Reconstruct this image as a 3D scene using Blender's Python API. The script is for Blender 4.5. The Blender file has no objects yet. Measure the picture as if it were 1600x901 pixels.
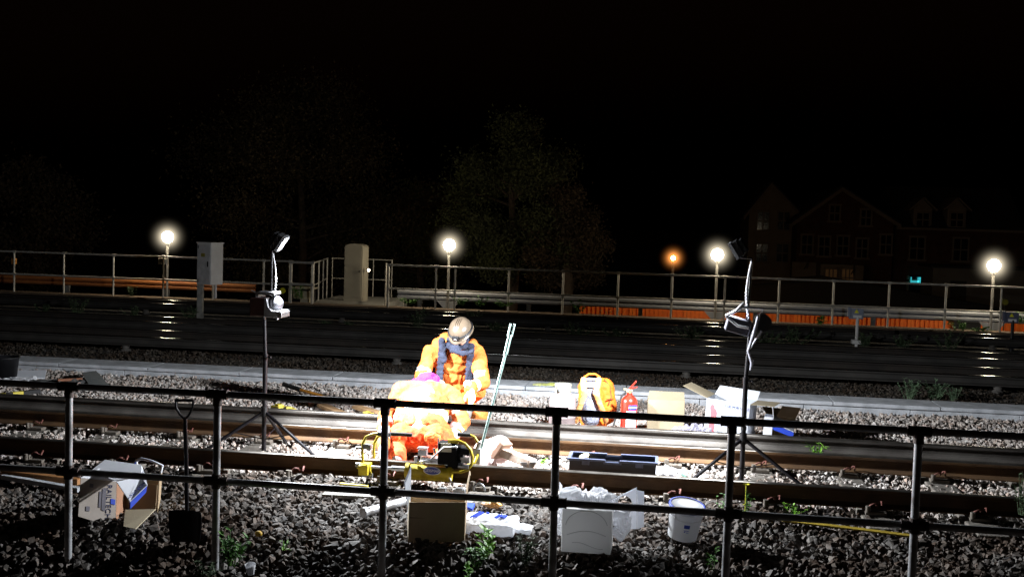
import bpy, bmesh, math, random
import numpy as np
from mathutils import Vector, Matrix, noise
random.seed(7); rng = np.random.default_rng(11)
sc = bpy.context.scene
COL = sc.collection
PI = math.pi

# ------------------------------------------------------------------ camera
F_PX = 1780.0
YAW, PITCH, ROLL = math.atan(.137), math.atan(105/1780), math.radians(1.72)
CAMZ = 2.37
Fv = Vector((-math.sin(YAW)*math.cos(PITCH), math.cos(YAW)*math.cos(PITCH), -math.sin(PITCH)))
R0 = Vector((math.cos(YAW), math.sin(YAW), 0)); U0 = R0.cross(Fv)
Rv = math.cos(ROLL)*R0 + math.sin(ROLL)*U0
Uv = math.cos(ROLL)*U0 - math.sin(ROLL)*R0
CAM = Vector((0, 0, CAMZ))
cd = bpy.data.cameras.new('camera'); co = bpy.data.objects.new('camera', cd); COL.objects.link(co)
cd.sensor_width = 36; cd.lens = 36*F_PX/1600; cd.clip_end = 2000
m = Matrix((Rv, Uv, -Fv)).transposed().to_4x4(); m.translation = CAM
co.matrix_world = m; sc.camera = co

def ray(px, py): return Fv + Rv*((px-800)/F_PX) + Uv*((450.5-py)/F_PX)
def G(px, py, z=0.0):                      # survey of the site: point on level z
    d = ray(px, py); return CAM + d*((z-CAMZ)/d.z)
def GS(px, py):                            # on the ballast shoulder in front
    z = 0.
    for _ in range(20):
        p = G(px, py, z); z = -.01 - .34*max(0, 8.0-p.y)
    return G(px, py, z)
def V(px, py, Y):                          # point on the vertical plane Y
    d = ray(px, py); return CAM + d*(Y/d.y)

# ------------------------------------------------------------------ render settings
sc.view_settings.view_transform = 'Standard'; sc.view_settings.look = 'None'; sc.view_settings.exposure = 0
sc.render.engine = 'CYCLES'
cy = sc.cycles
cy.use_denoising = True; cy.sample_clamp_indirect = 4.0; cy.max_bounces = 6
cy.use_adaptive_sampling = True; cy.adaptive_threshold = 0.01
cy.caustics_reflective = False; cy.caustics_refractive = False
cy.use_light_tree = True

# ------------------------------------------------------------------ materials
MATS = {}
def mat(name, c1, c2=None, rough=.7, metal=0., scale=12., bump=0., bscale=None, detail=5., spec=.5, trans=0., coat=0., contrast=(.35,.65)):
    if name in MATS: return MATS[name]
    M = bpy.data.materials.new(name); M.use_nodes = True; nt = M.node_tree; N = nt.nodes; L = nt.links
    b = N['Principled BSDF']; b.inputs['Roughness'].default_value = rough; b.inputs['Metallic'].default_value = metal
    b.inputs['Specular IOR Level'].default_value = spec
    b.inputs['Coat Weight'].default_value = coat
    b.inputs['Transmission Weight'].default_value = trans
    tc = N.new('ShaderNodeTexCoord')
    if c2 is None: c2 = tuple(v*.82 for v in c1)
    nz = N.new('ShaderNodeTexNoise'); nz.inputs['Scale'].default_value = scale; nz.inputs['Detail'].default_value = detail
    L.new(tc.outputs['Object'], nz.inputs['Vector'])
    r = N.new('ShaderNodeValToRGB'); e = r.color_ramp.elements
    e[0].position, e[1].position = contrast
    e[0].color = (*c2, 1); e[1].color = (*c1, 1)
    L.new(nz.outputs['Fac'], r.inputs['Fac']); L.new(r.outputs['Color'], b.inputs['Base Color'])
    if bump:
        n2 = N.new('ShaderNodeTexNoise'); n2.inputs['Scale'].default_value = bscale or scale*3; n2.inputs['Detail'].default_value = 6
        L.new(tc.outputs['Object'], n2.inputs['Vector'])
        bp = N.new('ShaderNodeBump'); bp.inputs['Strength'].default_value = bump; bp.inputs['Distance'].default_value = .02
        L.new(n2.outputs['Fac'], bp.inputs['Height']); L.new(bp.outputs['Normal'], b.inputs['Normal'])
    MATS[name] = M; return M
def emat(name, c, s):
    M = bpy.data.materials.new(name); M.use_nodes = True; b = M.node_tree.nodes['Principled BSDF']
    b.inputs['Base Color'].default_value = (.8, .8, .8, 1); b.inputs['Emission Color'].default_value = (*c, 1)
    b.inputs['Emission Strength'].default_value = s; MATS[name] = M; return M

RUST = mat('rusty_rail_steel', (.16,.085,.035), (.055,.03,.016), .75, .25, 3, .25, 60, contrast=(.3,.7))
POL = mat('polished_rail_head', (.34,.33,.32), (.25,.24,.23), .13, 1., 8)
FWEB = mat('dark_far_rail_steel', (.028,.021,.016), (.014,.011,.009), .8, .1, 3)  # dark of the unlit far tracks put into the rail colour
FCOND = mat('dark_conductor_steel', (.038,.034,.03), (.02,.018,.016), .7, .1, 3)  # conductor steel darkened likewise for the unlit far tracks
DPOL = mat('dull_rail_head', (.24,.22,.20), (.13,.115,.10), .38, .9, 9, .05, 40)
COND = mat('conductor_rail_steel', (.17,.155,.14), (.085,.075,.068), .55, .4, 3, .2, 50)
GALV = mat('galvanised_tube', (.55,.56,.58), (.26,.25,.245), .40, .45, 7, .12, 90, detail=9, contrast=(.38,.56))
DGALV = mat('weathered_fitting', (.13,.10,.09), (.06,.05,.045), .6, .5, 25, .3, 90)
FGALV = mat('railing_tube', (.62,.60,.54), (.45,.43,.39), .5, .15, 10)
CONC = mat('precast_concrete', (.62,.64,.68), (.42,.44,.47), .85, 0, 6, .35, 90)
CONCB = mat('old_concrete', (.33,.32,.29), (.20,.19,.17), .9, 0, 9, .4, 60)
KRAFT = mat('kraft_cardboard', (.42,.31,.19), (.36,.26,.155), .85, 0, 5, .08, 70)
KRAFTL = mat('pale_cardboard', (.62,.53,.37), (.56,.47,.32), .85, 0, 5, .08, 70)
WCARD = mat('white_cardboard', (.82,.84,.90), (.72,.74,.80), .7, 0, 4, .06, 50)
WPLAS = mat('white_plastic', (.78,.79,.80), (.70,.71,.72), .4, 0, 4)
POLY = None
BAG = mat('thin_plastic_film', (.78,.80,.84), (.60,.62,.68), .25, 0, 14, .5, 30)
def film(name, c, tr, rough=.3):
    M=bpy.data.materials.new(name); M.use_nodes=True; N=M.node_tree.nodes; L=M.node_tree.links; b=N['Principled BSDF']; b.inputs['Base Color'].default_value=(*c,1); b.inputs['Roughness'].default_value=rough
    tl=N.new('ShaderNodeBsdfTranslucent'); tl.inputs['Color'].default_value=(*c,1); mx=N.new('ShaderNodeMixShader'); mx.inputs[0].default_value=tr
    L.new(b.outputs[0],mx.inputs[1]); L.new(tl.outputs[0],mx.inputs[2]); L.new(mx.outputs[0],N['Material Output'].inputs['Surface']); MATS[name]=M; return M
BAG = film('thin_plastic_film',(.92,.93,.96),.38,.45)
POLY = film('expanded_polystyrene',(.88,.88,.88),.30,.9)
WPLT = film('translucent_white_plastic',(.85,.86,.88),.25,.35)
WCT = film('backlit_white_card',(.80,.82,.86),.25,.7)
BLUE = mat('blue_print', (.03,.08,.60), (.02,.06,.50), .5)
NAVY = mat('navy_quilted_lining', (.022,.028,.055), (.010,.013,.028), .9, 0, 30, .5, 80)
RED = mat('red_enamel', (.62,.03,.015), (.5,.02,.01), .3, 0, 5, coat=.4)
REDP = mat('red_print', (.65,.10,.12), (.55,.12,.14), .6)
YEL = mat('yellow_enamel', (.55,.43,.02), (.30,.22,.015), .45, .1, 14, .15, 60)
YELP = mat('yellow_plastic', (.75,.62,.08), (.65,.52,.06), .5)
BLK = mat('black_plastic', (.007,.007,.009), (.004,.004,.005), .55, 0, 9, .1, 60)
BLKM = mat('black_painted_tube', (.012,.011,.014), (.007,.006,.008), .42, 0, 9, spec=.3)
RUB = mat('black_rubber', (.012,.012,.012), (.02,.02,.02), .8)
DGREY = mat('dark_grey_plastic', (.022,.024,.034), (.014,.016,.024), .4, 0, 9, .08, 50)
ALU = mat('bare_aluminium', (.62,.63,.66), (.5,.5,.53), .35, .9, 20, .05, 80)
STEEL = mat('tool_steel', (.35,.36,.37), (.20,.20,.20), .4, .8, 20, .1, 80)
GRN = mat('green_grey_bar_steel', (.16,.24,.22), (.09,.13,.12), .3, .6, 20, .05, 80)
HIVISB = mat('darkened_hi_vis_cloth', (.40,.125,.024), (.30,.070,.008), .8, 0, 9, .35, 50)  # same orange cloth, darkened so the close floodlight does not bleach it
HIVIS = mat('orange_hi_vis_cloth', (.62,.185,.032), (.50,.11,.012), .8, 0, 9, .35, 50)
HIVISD = mat('worn_orange_trousers', (.70,.105,.012), (.48,.05,.006), .85, 0, 9, .4, 40)
SILV = mat('silver_reflective_tape', (.70,.72,.75), (.6,.62,.65), .35, .2, 20)
GLOVE = mat('pale_work_glove', (.75,.74,.70), (.6,.6,.56), .8, 0, 25, .3, 90)
SKIN = mat('skin', (.55,.34,.25), (.48,.28,.20), .55)
HAT = mat('white_helmet_shell', (.115,.088,.062), (.075,.055,.038), .3, 0, 5)
SCARF = mat('dark_blue_scarf', (.026,.033,.062), (.012,.016,.032), .95, 0, 25, .6, 60)
PINK = mat('magenta_knit_hat', (.50,.012,.32), (.38,.008,.25), .9, 0, 40, .5, 90)
BOOT = mat('scuffed_boot_leather', (.16,.15,.14), (.09,.085,.08), .6, 0, 15, .3, 60)
ORAN = mat('orange_backpack_cloth', (.90,.22,.01), (.75,.15,.01), .7, 0, 9, .25, 60)
GREYC = mat('grey_mesh_cloth', (.30,.32,.40), (.20,.21,.28), .85, 0, 40, .4, 120)
PINKC = mat('pale_pink_cylinder_paint', (.22,.175,.175), (.18,.14,.14), .5, .1, 6)
WOOD = mat('timber', (.30,.18,.085), (.19,.11,.05), .8, 0, 8, .3, 40)
CLIP = mat('rust_red_spring_clip', (.15,.05,.035), (.09,.03,.022), .6, .3, 20)
BARR = mat('orange_barrier_plastic', (.85,.17,.010), (.70,.13,.008), .6, 0, 3)
CABG = mat('grey_cabinet_paint', (.80,.78,.76), (.68,.66,.64), .6, 0, 3, .05, 40)
CABB = mat('beige_cabinet_paint', (.42,.38,.30), (.36,.33,.26), .6, 0, 3, .05, 40)
BRICK = mat('dull_brickwork', (.15,.062,.033), (.09,.04,.02), .9, 0, 2.5)
REND = mat('rendered_wall', (.40,.32,.23), (.33,.26,.18), .9, 0, 1.5)
SLATE = mat('roof_slates', (.05,.045,.045), (.03,.028,.028), .8, 0, 3)
TRIM = mat('white_window_trim', (.34,.26,.18), (.24,.18,.13), .6)
GLAS = mat('dark_window_glass', (.02,.02,.025), (.01,.01,.012), .1)
BARK = mat('bark', (.09,.06,.04), (.05,.035,.025), .95, 0, 6, .5, 30)
LEAFD = mat('dark_foliage', (.06,.068,.02), (.03,.034,.012), .8, 0, .8)
LEAFG = mat('weed_leaf', (.12,.30,.04), (.05,.14,.03), .6, 0, 8)
LEAFB = mat('bright_weed_leaf', (.24,.50,.05), (.12,.30,.03), .5, 0, 8)
LEAFS = mat('dull_shrub_leaf', (.10,.15,.07), (.05,.08,.04), .7, 0, 8)
FLOW = mat('yellow_petal', (.80,.75,.05), None, .6)
LEDM = emat('lit_led_panel', (.85,.92,1.), 25)
GLOBE = emat('lit_white_globe', (1., .86, .62), 150)
SODI = emat('lit_sodium_lamp', (1., .42, .10), 420)
BULK = emat('lit_bulkhead', (1., .85, .6), 6)
CYAN = emat('lit_cyan_sign', (.05, .75, .85), .55)

# ------------------------------------------------------------------ mesh builder
class MB:
    def __init__(s): s.v = []; s.f = []; s.mi = []; s.sm = []
    def add(s, vs, fs, mi=0, smooth=False):
        o = len(s.v); s.v += [tuple(v) for v in vs]
        s.f += [tuple(i+o for i in f) for f in fs]; s.mi += [mi]*len(fs); s.sm += [smooth]*len(fs); return s
    def box(s, c, size, rot=None, mi=0):
        c = Vector(c); h = Vector(size)/2; R = rot if rot is not None else Matrix.Identity(3)
        vs = [c + R @ Vector((sx*h.x, sy*h.y, sz*h.z)) for sz in (-1,1) for sy in (-1,1) for sx in (-1,1)]
        return s.add(vs, [(0,2,3,1),(4,5,7,6),(0,1,5,4),(2,6,7,3),(0,4,6,2),(1,3,7,5)], mi)
    def panel(s, a, b, c, d, t=.004, mi=0):      # thin board through four corners
        a,b,c,d = map(Vector,(a,b,c,d)); n = (b-a).cross(d-a)
        if n.length < 1e-9: n = Vector((0,0,1))
        n = n.normalized()*t/2
        vs = [a-n,b-n,c-n,d-n,a+n,b+n,c+n,d+n]
        return s.add(vs, [(3,2,1,0),(4,5,6,7),(0,1,5,4),(1,2,6,5),(2,3,7,6),(3,0,4,7)], mi)
    def cyl(s, p0, p1, r0, r1=None, seg=14, mi=0, caps=True):
        p0, p1 = Vector(p0), Vector(p1); r1 = r0 if r1 is None else r1
        d = (p1-p0).normalized(); a = d.orthogonal().normalized(); b = d.cross(a)
        vs = []
        for p, r in ((p0,r0),(p1,r1)):
            for i in range(seg):
                t = 2*PI*i/seg; vs.append(p + a*(r*math.cos(t)) + b*(r*math.sin(t)))
        s.add(vs, [(i,(i+1)%seg,seg+(i+1)%seg,seg+i) for i in range(seg)], mi, True)
        if caps:
            s.add(vs[:seg], [tuple(range(seg-1,-1,-1))], mi); s.add(vs[seg:], [tuple(range(seg))], mi)
        return s
    def tube(s, pts, r, seg=8, mi=0, caps=True):
        pts = [Vector(p) for p in pts]; n = len(pts); rr = r if isinstance(r,(list,tuple)) else [r]*n
        up = None; rings = []
        for i,p in enumerate(pts):
            d = (pts[min(i+1,n-1)]-pts[max(i-1,0)]).normalized()
            if up is None: up = d.orthogonal().normalized()
            up = (up - d*up.dot(d)).normalized(); b = d.cross(up)
            rings += [p + up*(rr[i]*math.cos(2*PI*k/seg)) + b*(rr[i]*math.sin(2*PI*k/seg)) for k in range(seg)]
        s.add(rings, [(i*seg+k, i*seg+(k+1)%seg, (i+1)*seg+(k+1)%seg, (i+1)*seg+k) for i in range(n-1) for k in range(seg)], mi, True)
        if caps:
            s.add(rings[:seg], [tuple(range(seg-1,-1,-1))], mi); s.add(rings[-seg:], [tuple(range(seg))], mi)
        return s
    def lathe(s, c, prof, seg=28, mi=0, rot=None):
        c = Vector(c); R = rot if rot is not None else Matrix.Identity(3); vs = []
        for r, z in prof:
            vs += [c + R @ Vector((r*math.cos(2*PI*k/seg), r*math.sin(2*PI*k/seg), z)) for k in range(seg)]
        return s.add(vs, [(i*seg+k, i*seg+(k+1)%seg, (i+1)*seg+(k+1)%seg, (i+1)*seg+k) for i in range(len(prof)-1) for k in range(seg)], mi, True)
    def ball(s, c, r, seg=14, rings=9, mi=0, rot=None):
        c = Vector(c); r = Vector(r) if isinstance(r,(tuple,list,Vector)) else Vector((r,r,r)); R = rot if rot is not None else Matrix.Identity(3)
        vs = [c + R @ Vector((0,0,-r.z))]
        for i in range(1, rings):
            a = -PI/2 + PI*i/rings
            vs += [c + R @ Vector((r.x*math.cos(a)*math.cos(2*PI*k/seg), r.y*math.cos(a)*math.sin(2*PI*k/seg), r.z*math.sin(a))) for k in range(seg)]
        vs.append(c + R @ Vector((0,0,r.z))); n = len(vs)-1
        fs = [(0, 1+(k+1)%seg, 1+k) for k in range(seg)]
        for i in range(rings-2):
            fs += [(1+i*seg+k, 1+i*seg+(k+1)%seg, 1+(i+1)*seg+(k+1)%seg, 1+(i+1)*seg+k) for k in range(seg)]
        fs += [(n, 1+(rings-2)*seg+k, 1+(rings-2)*seg+(k+1)%seg) for k in range(seg)]
        return s.add(vs, fs, mi, True)
    def prism(s, poly, off, mi=0):
        off = Vector(off); a = [Vector(p) for p in poly]; b = [p+off for p in a]; n = len(a)
        s.add(a+b, [tuple(range(n-1,-1,-1)), tuple(range(n,2*n))] + [(i,(i+1)%n,n+(i+1)%n,n+i) for i in range(n)], mi); return s
    def build(s, name, mats, parent=None, bevel=0, loc=None):
        org = parent['_o'] if parent is not None else (loc if loc is not None else (0,0,0))
        org = Vector(org)
        me = bpy.data.meshes.new(name); me.from_pydata([tuple(Vector(v)-org) for v in s.v], [], s.f)
        mats = mats if isinstance(mats,(list,tuple)) else [mats]
        for q in mats: me.materials.append(q)
        me.polygons.foreach_set('material_index', s.mi); me.polygons.foreach_set('use_smooth', s.sm)
        me.update(); o = bpy.data.objects.new(name, me); COL.objects.link(o)
        if parent is not None:
            o.parent = parent
            if parent.type != 'EMPTY': pass
            if parent.get('_top') is None and parent.parent is not None: pass
            o.location = (0,0,0)
        else: o.location = org
        o['_o'] = tuple(org)
        if bevel:
            b = o.modifiers.new('bevel','BEVEL'); b.width = bevel; b.segments = 2; b.limit_method = 'ANGLE'
        return o
def tag(o, label, cat, group=None, kind=None):
    if label: o['label'] = label
    if cat: o['category'] = cat
    if group: o['group'] = group
    if kind: o['kind'] = kind
    return o
def thing(name, label, cat, loc=(0,0,0), group=None):
    o = bpy.data.objects.new(name, None); COL.objects.link(o); o.location = loc; o['_o'] = tuple(loc); o.empty_display_size = .1
    return tag(o, label, cat, group)
def struct(o): o['kind'] = 'structure'; return o
def dup(o, delta, label=None):
    d = Vector(delta)
    def cp(x, par):
        c = x.copy(); COL.objects.link(c); c.parent = par
        for ch in [k for k in list(COL.objects) if k.parent == x]: cp(ch, c)
        return c
    c = cp(o, None); c.location = Vector(o.location)+d; c['_o'] = tuple(Vector(o['_o'])+d)
    if label: c['label'] = label
    return c
def rotz(a): return Matrix.Rotation(a, 3, 'Z')
def rotx(a): return Matrix.Rotation(a, 3, 'X')
def roty(a): return Matrix.Rotation(a, 3, 'Y')
def text(name, s, size, mat_, parent, pos, R, ext=.0008, xs=1.0, ax='CENTER'):
    cu = bpy.data.curves.new(name,'FONT'); cu.body = s; cu.size = size; cu.extrude = ext; cu.align_x = ax; cu.align_y = 'CENTER'
    t = bpy.data.objects.new(name, cu); COL.objects.link(t)
    dg = bpy.context.evaluated_depsgraph_get(); me = bpy.data.meshes.new_from_object(t.evaluated_get(dg))
    bpy.data.objects.remove(t); bpy.data.curves.remove(cu)
    M4 = Matrix.Translation(Vector(pos)-Vector(parent['_o'])) @ R.to_4x4() @ Matrix.Diagonal((xs,1,1,1))
    me.transform(M4); me.materials.clear(); me.materials.append(mat_)
    o = bpy.data.objects.new(name, me); COL.objects.link(o); o.parent = parent; o['_o'] = parent['_o']
    return o
def frame3(x, y):                       # rotation whose local x,y map to given world directions
    x = Vector(x).normalized(); y = Vector(y); y = (y - x*y.dot(x)).normalized(); z = x.cross(y)
    return Matrix((x,y,z)).transposed()

# ------------------------------------------------------------------ organic surfaces (figures, bags)
def organic(name, build, voxel, mats, parent, smooth=6, wr=0., wscale=8., classify=None, wseed=0, crumple=False):
    mb = MB(); build(mb)
    me = bpy.data.meshes.new('tmp'); me.from_pydata(mb.v, [], mb.f)
    t = bpy.data.objects.new('tmp', me); COL.objects.link(t)
    r = t.modifiers.new('r','REMESH'); r.mode = 'VOXEL'; r.voxel_size = voxel; r.use_smooth_shade = True
    if smooth: q = t.modifiers.new('s','SMOOTH'); q.factor = .5; q.iterations = smooth
    dg = bpy.context.evaluated_depsgraph_get(); out = bpy.data.meshes.new_from_object(t.evaluated_get(dg))
    bpy.data.objects.remove(t)
    out.name = name
    if wr:
        nn = [v.normal.copy() for v in out.vertices]
        for v, n in zip(out.vertices, nn):
            p = v.co*wscale + Vector((wseed*7.3, wseed*3.1, 0))
            if crumple:
                q=p+noise.noise_vector(p*.6)*1.2; h = (abs(noise.noise(q))*2.2+abs(noise.noise(q*2.3))*1.0+noise.noise(p*.5)*.8-.7)
                v.co = v.co + n*(wr*h); continue
            h = noise.noise(p)*.6 + (1-abs(noise.noise(p*1.9+Vector((5,2,9)))*2))*.5 - .25
            v.co = v.co + n*(wr*h)
    mats = mats if isinstance(mats,(list,tuple)) else [mats]
    out.materials.clear()
    for q in mats: out.materials.append(q)
    if classify:
        for p in out.polygons: p.material_index = classify(p.center, p.normal)
    org = Vector(parent['_o']); out.transform(Matrix.Translation(-org))
    for p in out.polygons: p.use_smooth = not crumple
    o = bpy.data.objects.new(name, out); COL.objects.link(o); o.parent = parent; o['_o'] = tuple(org)
    return o
def limb(mb, pts):          # [(point, radius), ...] tapered chain
    for (a, ra), (b, rb) in zip(pts, pts[1:]): mb.cyl(a, b, ra, rb, 14)
    for a, ra in pts: mb.ball(a, ra)

# ================================================================== SETTING
# world: night sky, almost black
w = bpy.data.worlds.new('World'); sc.world = w; w.use_nodes = True; nt = w.node_tree
bg = nt.nodes['Background']; sky = nt.nodes.new('ShaderNodeTexSky'); sky.sky_type = 'NISHITA'; sky.sun_disc = False
sky.sun_elevation = math.radians(-3); sky.sun_rotation = math.radians(200)
hs = nt.nodes.new('ShaderNodeMixRGB'); hs.blend_type = 'MULTIPLY'; hs.inputs[0].default_value = 1; hs.inputs[2].default_value = (1., .62, .42, 1)
nt.links.new(sky.outputs[0], hs.inputs[1]); nt.links.new(hs.outputs[0], bg.inputs[0]); bg.inputs[1].default_value = .02

# ground sheet
GM = bpy.data.materials.new('dark_trackbed'); GM.use_nodes = True
_n = GM.node_tree.nodes; _l = GM.node_tree.links; _b = _n['Principled BSDF']; _b.inputs['Roughness'].default_value = .95
_tc = _n.new('ShaderNodeTexCoord'); _v = _n.new('ShaderNodeTexVoronoi'); _v.inputs['Scale'].default_value = 17
_r = _n.new('ShaderNodeValToRGB'); _r.color_ramp.elements[0].color = (.10,.085,.07,1); _r.color_ramp.elements[1].color = (.03,.026,.022,1)
_bp = _n.new('ShaderNodeBump'); _bp.inputs['Strength'].default_value = .9; _bp.inputs['Distance'].default_value = .03; _bp.invert = True
_l.new(_tc.outputs['Object'], _v.inputs['Vector']); _l.new(_v.outputs['Distance'], _r.inputs['Fac']); _l.new(_r.outputs['Color'], _b.inputs['Base Color'])
_l.new(_v.outputs['Distance'], _bp.inputs['Height']); _l.new(_bp.outputs['Normal'], _b.inputs['Normal'])
prof = [(-60,-1.3),(4.7,-1.3),(7.95,-.13),(9.8,-.11),(10,-.045),(29.2,-.045),(29.72,-.06),(30.0,-.75),(36,-.9),(60,-4.6),(400,-4.8),(1500,-5)]
xs = [-1500,-300,-60,-30,0,30,60,300,1500]
g = MB(); vs = [(x,y,z) for y,z in prof for x in xs]; nx = len(xs)
g.add(vs, [(j*nx+i, j*nx+i+1, (j+1)*nx+i+1, (j+1)*nx+i) for j in range(len(prof)-1) for i in range(nx-1)])
struct(g.build('ground', GM))
# station road far below, and platform edge
e = MB(); e.box((-5, 29.4, -.09), (90, .62, .20)); struct(e.build('platform_edge', mat('platform_coping', (.20,.14,.09), (.12,.085,.06), .9, 0, 3, .3, 30)))

# ------------------------------------------------------------------ ballast
def hull_variant(n):
    bm = bmesh.new()
    for _ in range(n):
        d = Vector(rng.normal(size=3)).normalized(); s = rng.uniform(.75, 1.)
        bm.verts.new((d.x*s, d.y*s*rng.uniform(.7,1), d.z*s*rng.uniform(.6,.9)))
    bmesh.ops.convex_hull(bm, input=bm.verts)
    loose = [v for v in bm.verts if not v.link_faces]
    bmesh.ops.delete(bm, geom=loose, context='VERTS')
    bmesh.ops.recalc_face_normals(bm, faces=bm.faces)
    bm.verts.index_update(); bmesh.ops.triangulate(bm, faces=bm.faces)
    v = np.array([x.co[:] for x in bm.verts]); f = np.array([[q.index for q in p.verts] for p in bm.faces]); bm.free(); return v, f
HV = [hull_variant(int(k)) for k in rng.integers(9, 14, 28)]
BAL = {}
def ballast_mat(name, cols, dust=.0):
    M = bpy.data.materials.new(name); M.use_nodes = True; N = M.node_tree.nodes; L = M.node_tree.links; b = N['Principled BSDF']
    b.inputs['Roughness'].default_value = .68; b.inputs['Specular IOR Level'].default_value = .3
    a = N.new('ShaderNodeAttribute'); a.attribute_name = 'shade'
    r = N.new('ShaderNodeValToRGB'); r.color_ramp.interpolation = 'LINEAR'
    while len(r.color_ramp.elements) < len(cols): r.color_ramp.elements.new(.5)
    for i, c in enumerate(cols): r.color_ramp.elements[i].position = i/(len(cols)-1); r.color_ramp.elements[i].color = (*c, 1)
    tc = N.new('ShaderNodeTexCoord'); nz = N.new('ShaderNodeTexNoise'); nz.inputs['Scale'].default_value = 70; nz.inputs['Detail'].default_value = 5
    L.new(tc.outputs['Object'], nz.inputs['Vector'])
    mx = N.new('ShaderNodeMixRGB'); mx.blend_type = 'MULTIPLY'; mx.inputs[0].default_value = .55
    r2 = N.new('ShaderNodeValToRGB'); r2.color_ramp.elements[0].position = .3; r2.color_ramp.elements[0].color = (.45,.42,.40,1); r2.color_ramp.elements[1].position = .65; r2.color_ramp.elements[1].color = (1.15,1.12,1.1,1)
    L.new(nz.outputs['Fac'], r2.inputs['Fac']); L.new(a.outputs['Fac'], r.inputs['Fac'])
    L.new(r.outputs['Color'], mx.inputs[1]); L.new(r2.outputs['Color'], mx.inputs[2])
    big = N.new('ShaderNodeTexNoise'); big.inputs['Scale'].default_value = 1.3; big.inputs['Detail'].default_value = 4; L.new(tc.outputs['Object'], big.inputs['Vector'])
    rb = N.new('ShaderNodeValToRGB'); rb.color_ramp.elements[0].position=.42; rb.color_ramp.elements[0].color=(.62,.45,.32,1); rb.color_ramp.elements[1].position=.56; rb.color_ramp.elements[1].color=(1,1,1,1); L.new(big.outputs['Fac'], rb.inputs['Fac'])
    m2 = N.new('ShaderNodeMixRGB'); m2.blend_type='MULTIPLY'; m2.inputs[0].default_value=.8-2*dust; L.new(mx.outputs[0], m2.inputs[1]); L.new(rb.outputs['Color'], m2.inputs[2]); L.new(m2.outputs[0], b.inputs['Base Color'])
    bp = N.new('ShaderNodeBump'); bp.inputs['Strength'].default_value = .5; bp.inputs['Distance'].default_value = .006
    L.new(nz.outputs['Fac'], bp.inputs['Height']); L.new(bp.outputs['Normal'], b.inputs['Normal'])
    return M
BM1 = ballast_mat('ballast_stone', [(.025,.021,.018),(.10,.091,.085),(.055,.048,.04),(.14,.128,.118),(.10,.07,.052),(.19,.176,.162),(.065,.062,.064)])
BM3 = ballast_mat('brightened_ballast_stone', [(.24,.22,.205),(.50,.47,.45),(.38,.34,.31),(.62,.59,.56),(.50,.39,.33),(.72,.69,.66),(.38,.36,.36)], .25)  # stone colour raised to carry the floodlit brightness of this strip
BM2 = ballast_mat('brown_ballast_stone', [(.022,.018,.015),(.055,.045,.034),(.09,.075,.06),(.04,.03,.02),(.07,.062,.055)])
def stones(name, label, x0, x1, y0, y1, n, s0, s1, hf, mat_, excl=()):
    X = rng.uniform(x0, x1, n); Y = rng.uniform(y0, y1, n); keep = np.ones(n, bool)
    for (a,b,c,d) in excl: keep &= ~((X>a)&(X<b)&(Y>c)&(Y<d))
    X, Y = X[keep], Y[keep]; n = len(X)
    S = s0 + (s1-s0)*rng.beta(1.6, 3.0, n)
    Z = hf(X, Y) + rng.uniform(-.035, .02, n) - S*.25
    q = rng.normal(size=(n,4)); q /= np.linalg.norm(q, axis=1)[:,None]
    w_,x_,y_,z_ = q.T
    R = np.stack([1-2*(y_*y_+z_*z_),2*(x_*y_-z_*w_),2*(x_*z_+y_*w_),2*(x_*y_+z_*w_),1-2*(x_*x_+z_*z_),2*(y_*z_-x_*w_),2*(x_*z_-y_*w_),2*(y_*z_+x_*w_),1-2*(x_*x_+y_*y_)],1).reshape(n,3,3)
    var = rng.integers(0, len(HV), n); shade = rng.uniform(0,1,n)
    VV=[]; FF=[]; SS=[]; off=0
    for k,(hv,hfc) in enumerate(HV):
        idx = np.nonzero(var==k)[0]
        if len(idx)==0: continue
        P = np.einsum('nij,vj->nvi', R[idx], hv)*S[idx][:,None,None]
        P += np.stack([X[idx],Y[idx],Z[idx]],1)[:,None,:]
        nv = len(hv); VV.append(P.reshape(-1,3))
        FF.append((hfc[None]+ (off+np.arange(len(idx))*nv)[:,None,None]).reshape(-1,3)); SS.append(np.repeat(shade[idx], nv)); off += nv*len(idx)
    VV=np.concatenate(VV); FF=np.concatenate(FF); SS=np.concatenate(SS)
    me = bpy.data.meshes.new(name); me.vertices.add(len(VV)); me.vertices.foreach_set('co', VV.astype(np.float32).ravel())
    me.loops.add(FF.size); me.loops.foreach_set('vertex_index', FF.astype(np.int32).ravel())
    me.polygons.add(len(FF)); me.polygons.foreach_set('loop_start', np.arange(0, FF.size, 3, dtype=np.int32))
    at = me.attributes.new('shade','FLOAT','POINT'); at.data.foreach_set('value', SS.astype(np.float32))
    me.materials.append(mat_); me.update(calc_edges=True); me.polygons.foreach_set('use_smooth', [False]*len(FF))
    o = bpy.data.objects.new(name, me); COL.objects.link(o)
    return tag(o, label, 'ballast', kind='stuff')
YA, YB, YC = 9.9, 11.335, 11.76
def h_near(X, Y): return -.012 + .025*np.sin(X*1.7+.6)*np.sin(Y*2.1) + .02*np.sin(X*4.1+2)*np.sin(Y*5+X) - .34*np.clip(8.0-Y,0,4)
def h_mid(X, Y): return -.012 + .012*np.sin(X*3.1)*np.cos(Y*2.7) + .02*np.clip((Y-12.2)/.6,0,1)
def h_far(X, Y): return -.03 + .012*np.sin(X*2.1)
SP = .84; SX = [V(66,722,YA).x + SP*i for i in range(-5, 13)]    # sleeper positions
ex = [(x-.13, x+.13, YA-.20, YA+.24) for x in SX] + [(x-.13, x+.13, YB-.18, YB+.22) for x in SX]
stones('ballast', 'loose grey crushed stone in front of the near rail', -7.4, 4.4, 6.3, YA-.06, 46000, .020, .072, h_near, BM1, ex)
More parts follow.
